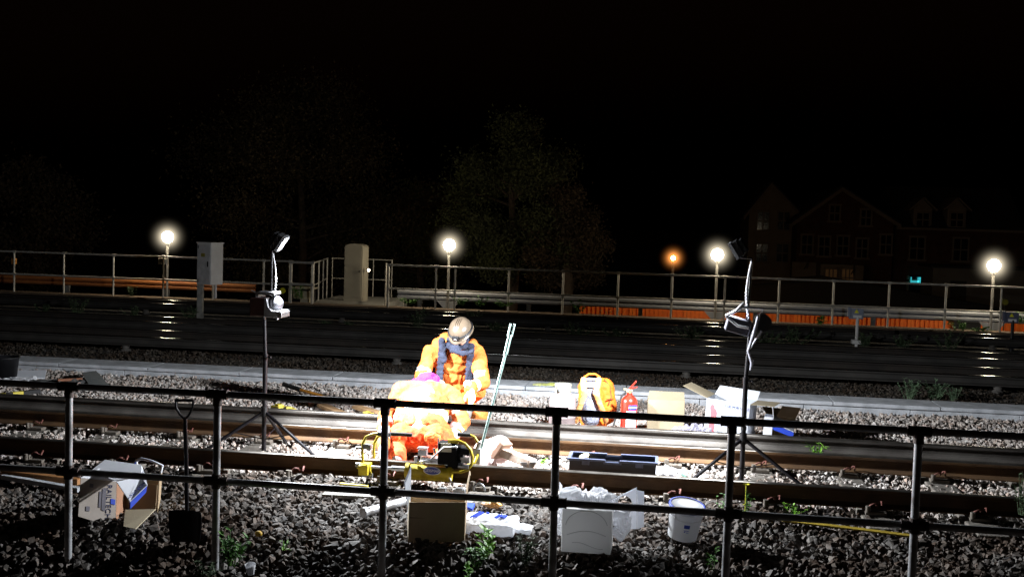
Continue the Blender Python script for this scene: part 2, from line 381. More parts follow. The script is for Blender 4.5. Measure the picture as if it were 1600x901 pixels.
stones('ballast', 'brightly lit crushed stone between the rails and the concrete trough', -11, 6.6, YA+.06, 15.33, 66000, .016, .050, h_mid, BM3, ex+[(-12,7,YB-.06,YB+.06)])
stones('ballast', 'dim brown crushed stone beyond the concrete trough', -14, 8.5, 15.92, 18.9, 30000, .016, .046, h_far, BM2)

# ------------------------------------------------------------------ rails
def crown(hw, top, r, n=9): return [(hw*u, top - r*(u*u*.35 + abs(u)**6*.65)) for u in np.linspace(-1,1,n)]
def sym(p, c): return p + c + [(-a,b) for a,b in p[::-1]]
RP = sym([(-.07,0),(-.07,.011),(-.030,.024),(-.011,.036),(-.0095,.07),(-.011,.106),(-.018,.117),(-.0355,.124),(-.0365,.143)], crown(.0355,.159,.011,13))
CP = sym([(-.075,0),(-.075,.016),(-.05,.026),(-.028,.036),(-.020,.055),(-.020,.10),(-.030,.112),(-.042,.120),(-.042,.139)], crown(.041,.150,.008,11))
def rail(name, label, Y, zt, x0, x1, prof, hmat, wmat, group=None, pots=()):
    h = max(p[1] for p in prof); n = len(prof); nx = 2
    r = MB(); vs = [(x, Y+a, zt-h+b) for x in (x0,x1) for a,b in prof]; r.v += [tuple(v) for v in vs]
    fs = []; mi = []
    for i in range(n):
        j = (i+1)%n; top = prof[i][1] > h-.014 and prof[j][1] > h-.014
        r.f.append((i, n+i, n+j, j)); r.mi.append(1 if top else 0); r.sm.append(top)
    r.add(vs[:n], [tuple(range(n))]); r.add(vs[n:], [tuple(range(n-1,-1,-1))])
    if pots:
        t = thing(name, label, 'rail', (0, Y, zt-h), group)
        r.build('rail_bar', [wmat, hmat], t)
        for x in pots:
            p = MB(); p.lathe((x, Y, -.03), [(.09,0),(.09,.03),(.055,.05),(.075,.08),(.045,.10),(.065,zt-h+.02),(.05,zt-h+.035)], 16)
            p.build('insulator_pot', mat('darkened_insulator',(.10,.09,.08),(.05,.045,.04),.8), t)  # pot colour darkened to sink into the dim far tracks
        return t
    o = r.build(name, [wmat, hmat], loc=(0,Y,zt-h)); return tag(o, label, 'rail', group)
rail('running_rail', 'nearest rusty steel rail, under the yellow machine', YA, .20, -16, 11, RP, DPOL, RUST)
rail('running_rail', 'second rusty rail, behind the left tripod, with red spring clips on its foot', YB, .20, -16, 11, RP, DPOL, RUST)
rail('conductor_rail', 'thick grey conductor rail just behind the second running rail', YC, .276, -18, 12, CP, DPOL, COND, pots=[-6.2,-1.9,2.4,6.8,-10.5])
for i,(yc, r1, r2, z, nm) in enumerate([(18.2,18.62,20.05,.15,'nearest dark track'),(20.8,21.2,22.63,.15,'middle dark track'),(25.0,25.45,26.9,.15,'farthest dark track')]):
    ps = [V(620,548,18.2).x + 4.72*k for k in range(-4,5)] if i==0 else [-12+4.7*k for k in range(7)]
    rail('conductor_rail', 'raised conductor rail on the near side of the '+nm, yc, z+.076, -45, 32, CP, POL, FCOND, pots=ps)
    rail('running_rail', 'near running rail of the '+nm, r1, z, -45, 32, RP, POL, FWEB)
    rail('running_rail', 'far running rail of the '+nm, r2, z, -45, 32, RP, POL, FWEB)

# sleepers with base plates and spring clips
def clip(mb, x, y, s, z=.05):
    P = [(-.055,.0,.0),(-.05,.035,.03),(-.02,.06,.052),(.01,.05,.05),(.012,.0,.030),(.02,-.03,.03),(.045,-.035,.055),(.06,.0,.065),(.055,.045,.03)]
    mb.tube([(x+a*.95, y+s*(.085+b*.6), z-.008+c*1.05) for a,b,c in P], .0085, 7)
s0 = None
t = thing('sleeper', 'pale concrete sleeper crossing under the near rails', 'sleeper', (SX[0], 10.62, 0), 'sleepers under the near track')
b = MB(); b.box((SX[0], 10.62, -.10), (.25, 2.55, .20)); b.build('sleeper_beam', mat('dirty_sleeper',(.20,.18,.155),(.11,.095,.08),.9,0,9,.4,60), t, .012)
for Yr in (YA, YB):
    pm = MB(); pm.box((SX[0], Yr, .020), (.17, .32, .028)); pm.box((SX[0]-.06, Yr-.125, .05), (.035,.05,.05)); pm.box((SX[0]+.06, Yr+.125, .05), (.035,.05,.05)); pm.cyl((SX[0]-.07,Yr-.16,.03),(SX[0]-.07,Yr-.16,.085),.018); pm.box((SX[0]-.075,Yr+.155,.055),(.04,.04,.04))
    pm.build('base_plate', mat('dusty_base_plate', (.17,.145,.12), (.09,.075,.06), .8, .1, 20, .2, 60), t, .003)
    for s in (-1, 1):
        c = MB(); clip(c, SX[0], Yr, s); c.build('spring_clip', CLIP, t)
for x in SX[1:]: dup(t, (x-SX[0], 0, 0))

# ------------------------------------------------------------------ cable trough
t = thing('cable_trough', 'long pale concrete cable trough with lids running beside the tracks', 'cable trough', (0, 15.6, 0))
q = MB(); X = V(1423,640,15.33).x
for i in range(-12, 6):
    q.box((X+1.36*(i+.5), 15.61, .015), (1.352, .52, .13))
q.build('trough_body', CONC, t, .004)
for i in range(-12, 6):
    l = MB(); l.box((X+.37+1.36*(i+.5)+rng.uniform(-.003,.003), 15.60+rng.uniform(-.006,.006), .1065), (1.350, .58, .05), rotz(rng.uniform(-.004,.004))); l.build('trough_lid', CONC, t, .006)

# ================================================================== NEAR HANDRAIL
YF = 7.57; PXS = [(-130,592),(108,605),(340,620),(602,635),(870,648),(1144,662),(1436,675),(1735,690)]
t = thing('handrail', 'galvanised two-rail tube handrail across the front, with clamp fittings', 'railing', (0, YF, 0))
PX = [V(a,b,YF).x for a,b in PXS]
for zz in (1.10, .485):
    r = MB(); r.cyl((PX[0]-1.2,YF,zz),(PX[-1]+1.2,YF,zz),.0242,seg=20); r.build('rail', GALV, t)
for i,x in enumerate(PX):
    lean = rng.uniform(-.006,.006)
    p = MB(); p.cyl((x+lean,YF,-.5),(x,YF,1.09),.0262,seg=20); p.build('post', GALV, t)
    f = MB(); f.cyl((x-.072,YF,1.10),(x+.072,YF,1.10),.0335,seg=18); f.cyl((x,YF,1.10),(x,YF,1.02),.033,seg=18)
    f.cyl((x-.075,YF,1.10),(x-.066,YF,1.10),.036,seg=18); f.cyl((x+.066,YF,1.10),(x+.075,YF,1.10),.036,seg=18); f.cyl((x-.04,YF,1.10),(x-.04,YF-.04,1.115),.007,seg=8)
    f.build('clamp_fitting', DGALV, t)
    f = MB(); f.cyl((x-.085,YF,.485),(x+.085,YF,.485),.0335,seg=18); f.cyl((x,YF,.435),(x,YF,.535),.0335,seg=18); f.cyl((x+.05,YF,.485),(x+.05,YF-.042,.49),.007,seg=8)
    f.cyl((x+.076,YF,.485),(x+.086,YF,.485),.037,seg=18)
    f.build('clamp_fitting', DGALV, t)

# ================================================================== WORK LIGHTS
def work_light(label, base, headpx, sgn, reel):
    B = Vector(base); Hh = V(headpx[0], headpx[1], B.y)
    t = thing('tripod_work_light', label, 'work light', (B.x,B.y,0))
    hub = Vector((B.x, B.y, .42))
    top = Vector((B.x+.02*sgn, B.y, 1.40))
    p = MB(); p.cyl((B.x,B.y,.03),(B.x,B.y,.95),.023,seg=14); p.cyl((B.x,B.y,.95),top,.019,seg=14); p.cyl((B.x,B.y,.93),(B.x,B.y,.99),.026,seg=14); p.cyl((B.x+.01,B.y,.96),(B.x+.055,B.y-.02,.96),.007,seg=8); p.ball((B.x+.06,B.y-.02,.96),.013,8,6); p.build('pole', BLKM, t)
    h = MB(); h.cyl((B.x,B.y,.37),(B.x,B.y,.47),.034,seg=16); h.cyl((B.x,B.y,.50),(B.x,B.y,.53),.027,seg=16); h.build('collar', BLK, t)
    for a in ((-2.6, -.35, 1.45) if sgn<0 else (-2.5, -.45, 1.5)):
        f = Vector((B.x+.62*math.cos(a), B.y+.45*math.sin(a), .03))
        k = hub + (f-hub)*.03
        l = MB(); l.tube([k, f], .0175, 10); l.build('leg', BLKM, t)
        l2 = MB(); mid = k + (f-k)*.5; l2.tube([mid, (B.x,B.y,.14)], .006, 6); l2.build('leg_brace', BLKM, t)
        ft = MB(); ft.cyl(f+Vector((0,0,-.02)), f+(k-f).normalized()*.05, .018, .016, 10); ft.build('rubber_foot', RUB, t)
    # battery / driver case on top of the pole
    c = MB(); cz = 1.43 if sgn < 0 else 1.47
    if sgn < 0:
        c.box((B.x-.055,B.y,cz+.03),(.15,.22,.18)); c.build('battery_case', mat('dark_red_case', (.035,.010,.008), (.025,.008,.006), .5), t, .01)
        c = MB(); c.prism([(B.x+.02,B.y-.12,cz-.065),(B.x+.20,B.y-.12,cz-.065),(B.x+.20,B.y-.12,cz-.015),(B.x+.185,B.y-.12,cz),(B.x+.10,B.y-.12,cz),(B.x+.065,B.y-.12,cz+.03),(B.x+.045,B.y-.12,cz+.12),(B.x+.02,B.y-.12,cz+.12)],(0,.24,0)); c.build('bracket_plate', ALU, t, .004)
        c = MB(); c.ball((B.x+.10,B.y,cz+.06),(.07,.09,.08),18,10); c.build('cable_drum', mat('worn_drum_metal',(.22,.23,.26),(.12,.12,.14),.5,.5,12), t)
        c = MB(); c.box((B.x+.03,B.y,cz+.165),(.17,.20,.03)); c.box((B.x-.06,B.y,cz+.15),(.03,.2,.05)); c.box((B.x-.10,B.y-.05,cz+.17),(.09,.012,.012),roty(.4)); c.build('carry_handle', ALU, t, .004)
        for dx in (-.0,.13):
            c = MB(); c.cyl((B.x+.02+dx,B.y-.10,cz-.085),(B.x+.02+dx,B.y-.10,cz-.06),.012,seg=10); c.build('bolt', ALU, t)
    else:
        c.box((B.x-.09,B.y,cz),(.22,.2,.14),roty(.25)); c.build('battery_case', mat('grey_case', (.09,.09,.11), (.06,.06,.08), .5), t, .01)
        c = MB()
        c.tube([(B.x-.21,B.y-.1,cz+.09),(B.x-.10,B.y-.11,cz+.005),(B.x-.0,B.y-.11,cz-.01)],.013,8); c.tube([(B.x-.21,B.y-.1,cz+.09),(B.x-.06,B.y-.1,cz+.18),(B.x+.13,B.y-.1,cz+.17),(B.x+.07,B.y-.11,cz+.06)],.014,8)
        c.tube([(B.x-.13,B.y-.1,cz+.13),(B.x-.05,B.y-.1,cz+.22)],.014,8); c.build('carry_frame', ALU, t)
        c = MB(); c.cyl((B.x+.13,B.y-.07,cz+.04),(B.x+.13,B.y+.09,cz+.04),.078,seg=28); c.cyl((B.x+.13,B.y-.075,cz+.04),(B.x+.13,B.y-.065,cz+.04),.045,seg=20); c.build('cable_reel', BLK, t)
        c = MB(); c.tube([(B.x+.08,B.y-.12,cz+.10),(B.x+.05,B.y-.12,cz-.05),(B.x+.005,B.y-.10,cz-.22),(B.x+.045,B.y-.09,cz-.33),(B.x+.035,B.y-.06,cz-.40)],[.014,.019,.013,.016,.009],8); c.tube([(B.x+.12,B.y-.1,cz-.03),(B.x+.07,B.y-.06,cz-.12),(B.x+.03,B.y-.05,cz-.2)],.010,8); c.build('wrapped_cable', mat('pale_cable', (.5,.52,.6),(.3,.3,.36),.4), t)
    # thin mast and lamp head
    head = Hh; hz = head.z
    mast = MB(); mb0 = Vector((B.x+(.05 if sgn<0 else -.01),B.y,cz+.05)); mt = head + Vector((-.055*(-sgn), 0, -.12)) if sgn<0 else head+Vector((.03,0,-.08))
    mt = Vector((mb0.x + (.0 if sgn<0 else .02), B.y, hz-.10))
    mast.tube([mb0, mt], .012, 8); mast.build('mast', BLKM, t)
    cb = MB(); pts=[]
    for i in range(60):
        u = i/59; wob = .028*math.sin(u*PI)*(1 if sgn<0 else -1)
        zz = mb0.z+(mt.z-mb0.z)*u; coil = .008 if u<.55 else .003
        pts.append((mb0.x+.018+wob*1.2+coil*math.cos(i*1.9), B.y-.02+coil*math.sin(i*1.9), zz))
    cb.tube(pts, .0065 if sgn<0 else .011, 6); cb.build('coiled_cable', mat('white_cable', (.7,.72,.78), None, .4), t)
    nrm = Vector((-sgn*math.cos(math.radians(33)), .14, -math.sin(math.radians(33)))).normalized()
    up = Vector((0,0,1)); yy = Vector((0,1,0)); R = frame3(nrm, yy)
    hd = MB(); hd.box(head - nrm*.035, (.06,.20,.155), R)
    for k in range(6): hd.box(head - nrm*.085 + R@Vector((0,-.08+.032*k,0)), (.045,.007,.13), R)
    H = hd.build('lamp_head', BLK, t, .004)
    rim = MB()
    for a,bb,c2,d2 in (((0,.0,.078),(.028,.21,.012),0,0),((0,.0,-.078),(.028,.21,.012),0,0),((0,.1,0),(.028,.012,.16),0,0),((0,-.1,0),(.028,.012,.16),0,0)):
        rim.box(head+nrm*.004+R@Vector(a), bb, R)
    rim.build('lens_rim', ALU, t)
    le = MB(); le.box(head+nrm*.002, (.008,.185,.14), R); le.build('led_panel', LEDM, t)
    yk = MB(); yk.tube([mt, mt+Vector((0,0,.03)), head-nrm*.05+Vector((0,0,-.09))], .010, 8); yk.build('yoke', BLKM, t)
    ld = bpy.data.lights.new('led_floodlight','AREA'); ld.shape = 'RECTANGLE'; ld.size = .18; ld.size_y = .14; ld.color = (.92,.96,1.); ld.spread = math.radians(145)
    lo = bpy.data.objects.new('led_floodlight', ld); COL.objects.link(lo)
    lo.matrix_world = Matrix.Translation(head+nrm*.03) @ nrm.to_track_quat('-Z','Y').to_matrix().to_4x4()
    return t, ld
LL = G(412,703,.03); RL = G(1160,738,.03); RL.y = 10.7; RL.x = V(1161,690,10.7).x
tl, ldl = work_light('left tripod work light with red case, aimed down to the right', LL, (440,380), -1, 0); ldl.energy = 640
tr, ldr = work_light('right tripod work light with black cable reel, aimed down to the left', RL, (1148,391), 1, 1); ldr.energy = 520

# ================================================================== PEOPLE
def hand(mb, wrist, direc, palmn, curl=.5, s=1.0, thumb=1):
    wrist = Vector(wrist); d = Vector(direc).normalized(); n = Vector(palmn); n = (n-d*n.dot(d)).normalized(); side = d.cross(n)
    kn = wrist + d*.085*s
    mb.ball(wrist+d*.045*s, (.05*s,.05*s,.028*s), rot=frame3(d, side))
    for i,(o,L) in enumerate(((-.033,.062),(-.011,.074),(.011,.070),(.033,.055))):
        a = kn + side*o*s; dd = (d + n*curl*.35).normalized(); b = a + dd*L*.45*s
        d2 = (d + n*curl*1.3).normalized(); c = b + d2*L*.33*s; d3 = (d + n*curl*2.6).normalized(); e = c + d3*L*.28*s
        limb(mb, [(a,.0125*s),(b,.011*s),(c,.010*s),(e,.009*s)])
    a = wrist + d*.025*s + side*(-.036*thumb)*s; b = a + (d*.6 - side*thumb*.8 + n*.3).normalized()*.04*s; c = b + (d*.9 - side*thumb*.2 + n*.4*curl*2).normalized()*.035*s
    limb(mb, [(a,.015*s),(b,.013*s),(c,.011*s)])
def head(mb, c, R, s=1.0):
    c = Vector(c)
    def P(x,y,z): return c + R@(Vector((x,y,z))*s)      # local: +y face forward, +z crown
    mb.ball(P(0,-.012,.02), (.076*s,.093*s,.105*s), rot=R); mb.ball(P(0,.03,-.055), (.056*s,.06*s,.062*s), rot=R)
    mb.ball(P(0,.062,-.092), .024*s); mb.cyl(P(0,.088,.015), P(0,.112,-.022), .009*s, .014*s)
    mb.ball(P(0,.112,-.024), .014*s)
    for sx in (-1,1): mb.ball(P(sx*.078,-.005,-.01), (.009*s,.018*s,.030*s), rot=R); mb.ball(P(sx*.03,.085,.025),.012*s); mb.ball(P(sx*.033,.07,-.03),.02*s)
    mb.ball(P(0,.090,-.056), (.024*s,.010*s,.008*s), rot=R); mb.ball(P(0,.086,-.070), (.020*s,.010*s,.008*s), rot=R)

# ---- worker facing us, kneeling behind the conductor rail
def W1():
    base = V(700,655,12.55); base.z = 0
    t = thing('person', 'worker kneeling upright facing us in white helmet, dark scarf and open orange jacket, looking down', 'person', tuple(base))
    hip = V(702,640,12.85); hl, hr = hip+Vector((-.10,0,0)), hip+Vector((.12,0,0))
    ch = V(706,578,12.72); ch2 = V(708,556,12.72); nk = V(715,540,12.62); hd = V(721,521,12.50)
    sl, sr = V(674,552,12.70), V(744,551,12.70)
    el, er = V(659,588,12.50), V(754,596,12.48)
    wl, wr = V(683,596,12.22), V(733,607,12.25)
    kl, kr = V(672,652,12.30), V(748,648,12.32); kl.z = max(kl.z,.12); 
    fl, fr = Vector((kl.x+.03, 12.80, .08)), Vector((kr.x-.02, 12.80, .08))
    tilt = math.radians(38)
    R = rotz(PI+math.radians(-12)) @ rotx(-tilt)
    def body(mb):
        limb(mb,[(hip,.10),(ch+Vector((0,.03,0)),.09),(ch2+Vector((0,.03,0)),.09)]); limb(mb,[(ch2,.07),(nk,.058),(hd,.055)]); limb(mb,[(sl,.06),(ch2,.10),(sr,.06)])
        limb(mb,[(sl,.055),(el,.042),(wl,.030)]); limb(mb,[(sr,.055),(er,.042),(wr,.030)])
        limb(mb,[(hl,.09),(kl,.06),(fl,.045)]); limb(mb,[(hr,.09),(kr,.06),(fr,.045)]); head(mb, hd, R)
    organic('body', body, .011, SKIN, t, 4)
    def jacket(mb):
        low = hip+Vector((0,0,.05))
        mb.ball(low,(.215,.15,.12)); 
        for u in np.linspace(0,1,6):
            c = low.lerp(ch2,u); mb.ball(c,(.205+.01*math.sin(u*3), .145, .12))
        limb(mb,[(sl,.098),(ch2+Vector((0,0,.02)),.12),(sr,.098)]); mb.ball(V(697,531,12.72),.085); mb.ball(V(688,538,12.72),.09); mb.ball(V(737,541,12.72),.085)
        limb(mb,[(sl,.10),(sl.lerp(el,.5),.088),(el,.082),(wl,.056)]); limb(mb,[(sr,.10),(sr.lerp(er,.5),.088),(er,.082),(wr,.056)])
        limb(mb,[(low+Vector((.12,-.05,0)),.10),(er+Vector((-.05,.05,-.12)),.08)])
    def cls(c, n):
        for (a,b) in ((sl,el),(sr,er)):
            ax = (b-a); u = (c-a).dot(ax)/ax.length_squared; dd = (c-(a+ax*u)).length
            if .72 < u < .92 and dd < .105 and abs(c.x-a.x) < .14: return 1
        for (a,b) in ((el,wl),(er,wr)):
            ax = (b-a); u = (c-a).dot(ax)/ax.length_squared; dd = (c-(a+ax*u)).length
            if .45 < u < .68 and dd < .09: return 1
        return 0
    organic('jacket', jacket, .011, [HIVIS, SILV], t, 4, .027, 7, cls)
    def lin(mb, side):      # open jacket front: dark quilted lining edges hanging from the neck
        for s_, xo in (((-1, V(688,560,12.5).x),) if side<0 else ((1, V(733,565,12.5).x),)):
            x1 = V(685,592,12.5).x if s_<0 else V(731,600,12.5).x
            for u in np.linspace(0,1,9):
                p = Vector((xo+(x1-xo)*u, 12.585-.03*u, V(700,540,12.5).z*(1-u)+V(700,598,12.5).z*u))
                mb.ball(p, (.052,.018,.038), rot=rotz(s_*.3))
    for sd in (-1,1): organic('jacket_lining', lambda mb: lin(mb,sd), .009, NAVY, t, 6, .009, 16)
    def sc_(mb):
        c = nk+Vector((0,-.01,.0))
        for k in range(16):
            a = 2*PI*k/16; mb.ball(c+Vector((.098*math.cos(a), .085*math.sin(a)-.01, .015*math.cos(a*2)+(.055 if math.sin(a)>.3 else -.0))), .040)
        for k in range(7): mb.ball(V(690+k*.5,532+k*5,12.53), (.045,.03,.04))
        for k in range(5): mb.ball(V(708+k*7,552-abs(k-2)*2,12.47), (.04,.03,.035))
    organic('scarf', sc_, .009, SCARF, t, 9, .012, 14)
    def tro(mb):
        limb(mb,[(hl,.13),(kl,.098),(fl,.075)]); limb(mb,[(hr,.13),(kr,.098),(fr,.075)]); mb.ball(hip,(.2,.15,.12))
    organic('trousers', tro, .013, HIVIS, t, 4, .024, 8)
    for nm_, wv, di, pn, th in (('glove', wl, Vector((.45,-.5,-.25)), Vector((.2,.2,-1)), 1), ('glove', wr, V(741,632,12.15)-wr, Vector((-.4,-.4,.1)), -1)):
        organic(nm_, lambda mb: (hand(mb, wv, di, pn, .35, 1.25, th), limb(mb,[(wv-di.normalized()*.06,.046),(wv,.040)])), .0065, GLOVE, t, 2)
    bt = V(727,654,11.95)
    organic('boot', lambda mb: (mb.ball(bt,(.055,.13,.05)), mb.ball(bt+Vector((-.01,.14,.03)),(.055,.08,.07)), limb(mb,[(bt+Vector((-.01,.16,.06)),.06),(kl.lerp(kr,.6)+Vector((0,.1,.02)),.07)])), .011, BOOT, t, 3)
    organic('boot', lambda mb: (mb.ball(fr+Vector((0,.1,-.01)),(.05,.12,.05)), mb.ball(fr,(.055,.06,.06))), .012, BOOT, t, 3)
    # helmet
    def P(x,y,z): return hd + R@Vector((x,y,z))
    hm = MB(); seg=32; prof_ = [(.150,.030),(.146,.040),(.135,.050),(.132,.075),(.126,.105),(.108,.138),(.078,.163),(.040,.176),(.0,.180)]
    vs = []
    for r_, z_ in prof_:
        for k in range(seg):
            a = 2*PI*k/seg; yy = r_*1.14*math.sin(a)+ (max(0,math.sin(a))**3*.035 if z_ < .045 else 0)
            vs.append(P(r_*.95*math.cos(a), yy-.005, z_ - (max(0,math.sin(a))**3*.012 if z_ < .045 else 0)))
    hm.add(vs, [(i*seg+k, i*seg+(k+1)%seg, (i+1)*seg+(k+1)%seg, (i+1)*seg+k) for i in range(len(prof_)-1) for k in range(seg)], 0, True)
    for xo in (-.035,0,.035): hm.tube([P(xo*.6,.135*math.sin(a), .055+.128*math.cos(a)) for a in np.linspace(-1.2,1.2,12)], .007, 6)
    H = hm.build('helmet', HAT, t); so = H.modifiers.new('so','SOLIDIFY'); so.thickness = .004
    bd = MB(); bd.tube([P(.131*math.cos(a), .151*math.sin(a)-.004, .066) for a in np.linspace(0,2*PI,33)], .013, 6); bd.box(P(0,.158,.070), (.07,.035,.045), R); bd.build('headlamp_strap', BLK, H)
    lm = MB(); lm.cyl(P(0,.165,.066), P(0,.178,.060), .018, .020, 12); lm.build('headlamp_lens', ALU, H)
    ey = MB()
    for sx in (-1,1): ey.ball(P(sx*.030,.083,.012), .012, 8, 6)
    ey.build('eyes', mat('eye', (.05,.04,.035), None, .2), t)
    return t
W1()

# ---- worker bent over with the back to us
def W2():
    base = G(655,712,.03); t = thing('person', 'worker crouching bent over with back to us in orange jacket and trousers, magenta hat', 'person', (base.x, base.y, 0))
    hip = V(655,682,10.84); hl, hr = V(632,684,10.84), V(680,684,10.84)
    mid = V(658,655,10.95); ch = V(664,622,11.25); sh = V(668,612,11.45)
    sl, sr = V(628,614,11.42), V(706,622,11.42); nk = V(672,600,11.62); hd = V(672,601,11.74)
    el, er = V(604,652,11.30), V(722,658,11.22)
    wl, wr = V(597,698,10.35), V(700,690,11.05)
    kl, kr = V(610,676,11.30), V(704,678,11.32)
    fl, fr = G(622,716,.10), G(690,716,.10)
    R = rotx(math.radians(-80))
    def body(mb):
        limb(mb,[(hip,.13),(mid,.12),(ch,.13),(sh,.10)]); limb(mb,[(sh,.07),(nk,.058),(hd,.055)]); limb(mb,[(sl,.06),(sh,.09),(sr,.06)])
        limb(mb,[(sl,.055),(el,.042),(wl,.030)]); limb(mb,[(sr,.055),(er,.042),(wr,.030)])
        limb(mb,[(hl,.09),(kl,.06),(fl,.045)]); limb(mb,[(hr,.09),(kr,.06),(fr,.045)]); head(mb, hd, R)
    organic('body', body, .012, SKIN, t, 4)
    def jacket(mb):
        a, b_ = V(657,660,10.98), V(665,618,11.38)
        for u in np.linspace(0,1,7):
            c = a.lerp(b_,u); mb.ball(c,(.275-.015*u,.19,.125+.03*math.sin(u*PI)))
        limb(mb,[(sl,.12),(sh+Vector((0,-.02,.0)),.13),(sr,.12)])
        limb(mb,[(sl,.12),(sl.lerp(el,.5),.10),(el,.085),(wl,.058)]); limb(mb,[(sr,.115),(sr.lerp(er,.5),.10),(er,.085),(wr,.060)])
    A, B_ = V(657,676,10.98), V(665,618,11.38); ax = (B_-A); 
    def cls(c, n):
        u = (c-A).dot(ax)/ax.length_squared
        near_arm = min((c-el).length,(c-er).length,(c-wl).length,(c-wr).length) < .11
        if .17 < u < .36 and not near_arm: return 1
        for (a,b) in ((el,wl),(er,wr),(sr,er)):
            a2 = (b-a); k = (c-a).dot(a2)/a2.length_squared; dd = (c-(a+a2*k)).length
            if .50 < k < .78 and dd < .10: return 1
        return 0
    organic('jacket', jacket, .011, [HIVISB, SILV], t, 4, .030, 6.0, cls, 3)
    def tro(mb):
        mb.ball(hip+Vector((0,.02,-.01)),(.25,.16,.15)); mb.ball(hl+Vector((-.02,0,.0)),(.15,.15,.15)); mb.ball(hr,(.15,.15,.15))
        limb(mb,[(hl,.14),(kl,.105)]); limb(mb,[(hr,.14),(kr,.105)]); limb(mb,[(kl,.10),(fl,.085)]); limb(mb,[(kr,.10),(fr,.085)])
    organic('trousers', tro, .012, HIVISD, t, 4, .026, 8, None, 5)
    for c in (V(619,680,10.68), V(676,684,10.67)):
        organic('pocket_flap', lambda mb: mb.ball(c,(.085 if c.x>hip.x else .05,.03,.062)), .009, HIVIS, t, 2, .014, 18)
    for wv, di, pn, th in ((wl, V(596,716,10.05)-wl, Vector((.6,0,-.2)), 1), (wr, V(705,705,10.4)-wr, Vector((-.6,0,-.2)), -1)):
        organic('glove', lambda mb: (hand(mb, wv, di, pn, .6, 1.2, th), limb(mb,[(wv-di.normalized()*.06,.046),(wv,.040)])), .007, GLOVE, t, 2)
    for f_ in (fl, fr):
        organic('boot', lambda mb: (mb.ball(f_+Vector((0,-.03,-.01)),(.055,.09,.06)), mb.ball(f_+Vector((0,.12,-.03)),(.05,.10,.042))), .011, BOOT, t, 3)
    hc = V(669,594,11.70)
    organic('hat', lambda mb: (mb.ball(hc,(.125,.12,.085)), mb.ball(hc+Vector((.08,-.03,-.045)),(.08,.06,.05)), mb.ball(hc+Vector((-.12,0,-.03)),(.07,.06,.04))), .009, PINK, t, 2, .022, 14)
W2()

# ================================================================== RAIL MACHINE (yellow)
YM = 9.78
def P_(x,y,Y=YM): return V(x,y,Y)
t = thing('rail_trimming_machine', 'yellow hydraulic rail machine with bent tube handles clamped on the near rail', 'machine', tuple(V(680,745,YM)))
b = MB(); b.cyl(P_(638,735),P_(704,741),.062,seg=24); b.cyl(P_(634,734.5),P_(640,735),.070,seg=24); b.cyl(P_(700,740.5),P_(706,741),.072,seg=24)
b.box(P_(671,742,YM+.02),(.36,.13,.07)); b.build('cylinder_body', YEL, t, .006)
b = MB(); b.cyl(P_(580,729),P_(638,733),.014,seg=12); b.cyl(P_(612,731),P_(640,733),.024,seg=14); b.cyl(P_(580,723,YM+.2),P_(640,727,YM+.2),.013,seg=12); b.build('guide_rod', ALU, t)
b = MB(); b.box(P_(573,730,YM+.05),(.085,.26,.09)); b.box(P_(563,727,YM+.03),(.05,.06,.05)); b.cyl(P_(566,738),P_(580,739),.018); b.build('end_clamp', YEL, t, .006)
b = MB(); b.cyl(P_(563,726),P_(556,725.5),.022,seg=10); b.build('clamp_bolt', STEEL, t); b=MB(); b.cyl(P_(566,741),P_(582,742),.022,seg=12); b.build('clamp_bolt', STEEL, t); b=MB(); b.cyl(P_(556,699),P_(580,699.5),.011,seg=10); b.box(P_(574,697),(.07,.05,.04)); b.build('clamp_screw', STEEL, t)
for dY,dx in ((0,0),(.22,18)):
    b = MB(); b.tube([P_(567+dx,722,YM+dY),P_(566+dx,705,YM+dY),P_(567+dx,692,YM+dY),P_(572+dx,682,YM+dY),P_(582+dx,678,YM+dY),P_(592+dx,677,YM+dY)],.0125,10); b.build('left_handle', YEL, t)
    g_ = MB(); g_.tube([P_(590+dx,677,YM+dY),P_(626+dx if dx else 610,679,YM+dY)],.019,12); g_.build('handle_grip', RUB, t)
pts = [(700,688),(716,688),(727,693),(735,702),(738,713),(737,725),(731,734),(720,737),(704,736)]
b = MB(); b.tube([P_(a,c,YM-.02) for a,c in pts],.0135,10); b.tube([P_(700,691,YM-.02),P_(716,691,YM-.02)],.012,8); b.build('right_handle', YEL, t)
b = MB(); b.tube([P_(734,679,YM+.25),P_(741,682,YM+.25),P_(747,691,YM+.25),P_(748,704,YM+.22),P_(742,722,YM+.15),P_(722,730,YM+.1)],.0125,10); b.build('right_handle', YEL, t)
b = MB(); b.tube([P_(715,678,YM+.25),P_(735,679,YM+.25)],.019,12); b.build('handle_grip', RUB, t)
b = MB(); b.box(P_(700,706,YM+.04),(.165,.17,.19),rotz(.1)); b.box(P_(719,708,YM+.06),(.07,.12,.14)); b.cyl(P_(720,703,YM),P_(734,705,YM),.035,seg=16); b.box(P_(710,722,YM+.05),(.14,.14,.08)); b.build('engine_block', mat('deep_black', (.004,.004,.005), (.002,.002,.002), .7, 0, 9, spec=.12), t, .008)  # blacker than the plastic so the near floodlight does not grey it
b = MB(); b.box(P_(697,699,YM-.052),(.095,.006,.075),rotz(.1)); b.build('rating_plate', mat('cream_plate', (.6,.56,.42), None, .6), t)
b = MB(); b.box(P_(661,706,YM+.03),(.075,.07,.05)); b.box(P_(661,699,YM+.03),(.09,.08,.012)); b.cyl(P_(661,712,YM+.03),P_(661,724,YM+.03),.022); 
b.cyl(P_(650,722,YM-.02),P_(650,712,YM-.02),.016,seg=10); b.cyl(P_(697,726,YM-.02),P_(697,714,YM-.02),.017,seg=10); b.cyl(P_(652,719,YM-.02),P_(697,719,YM-.02),.009,seg=8)
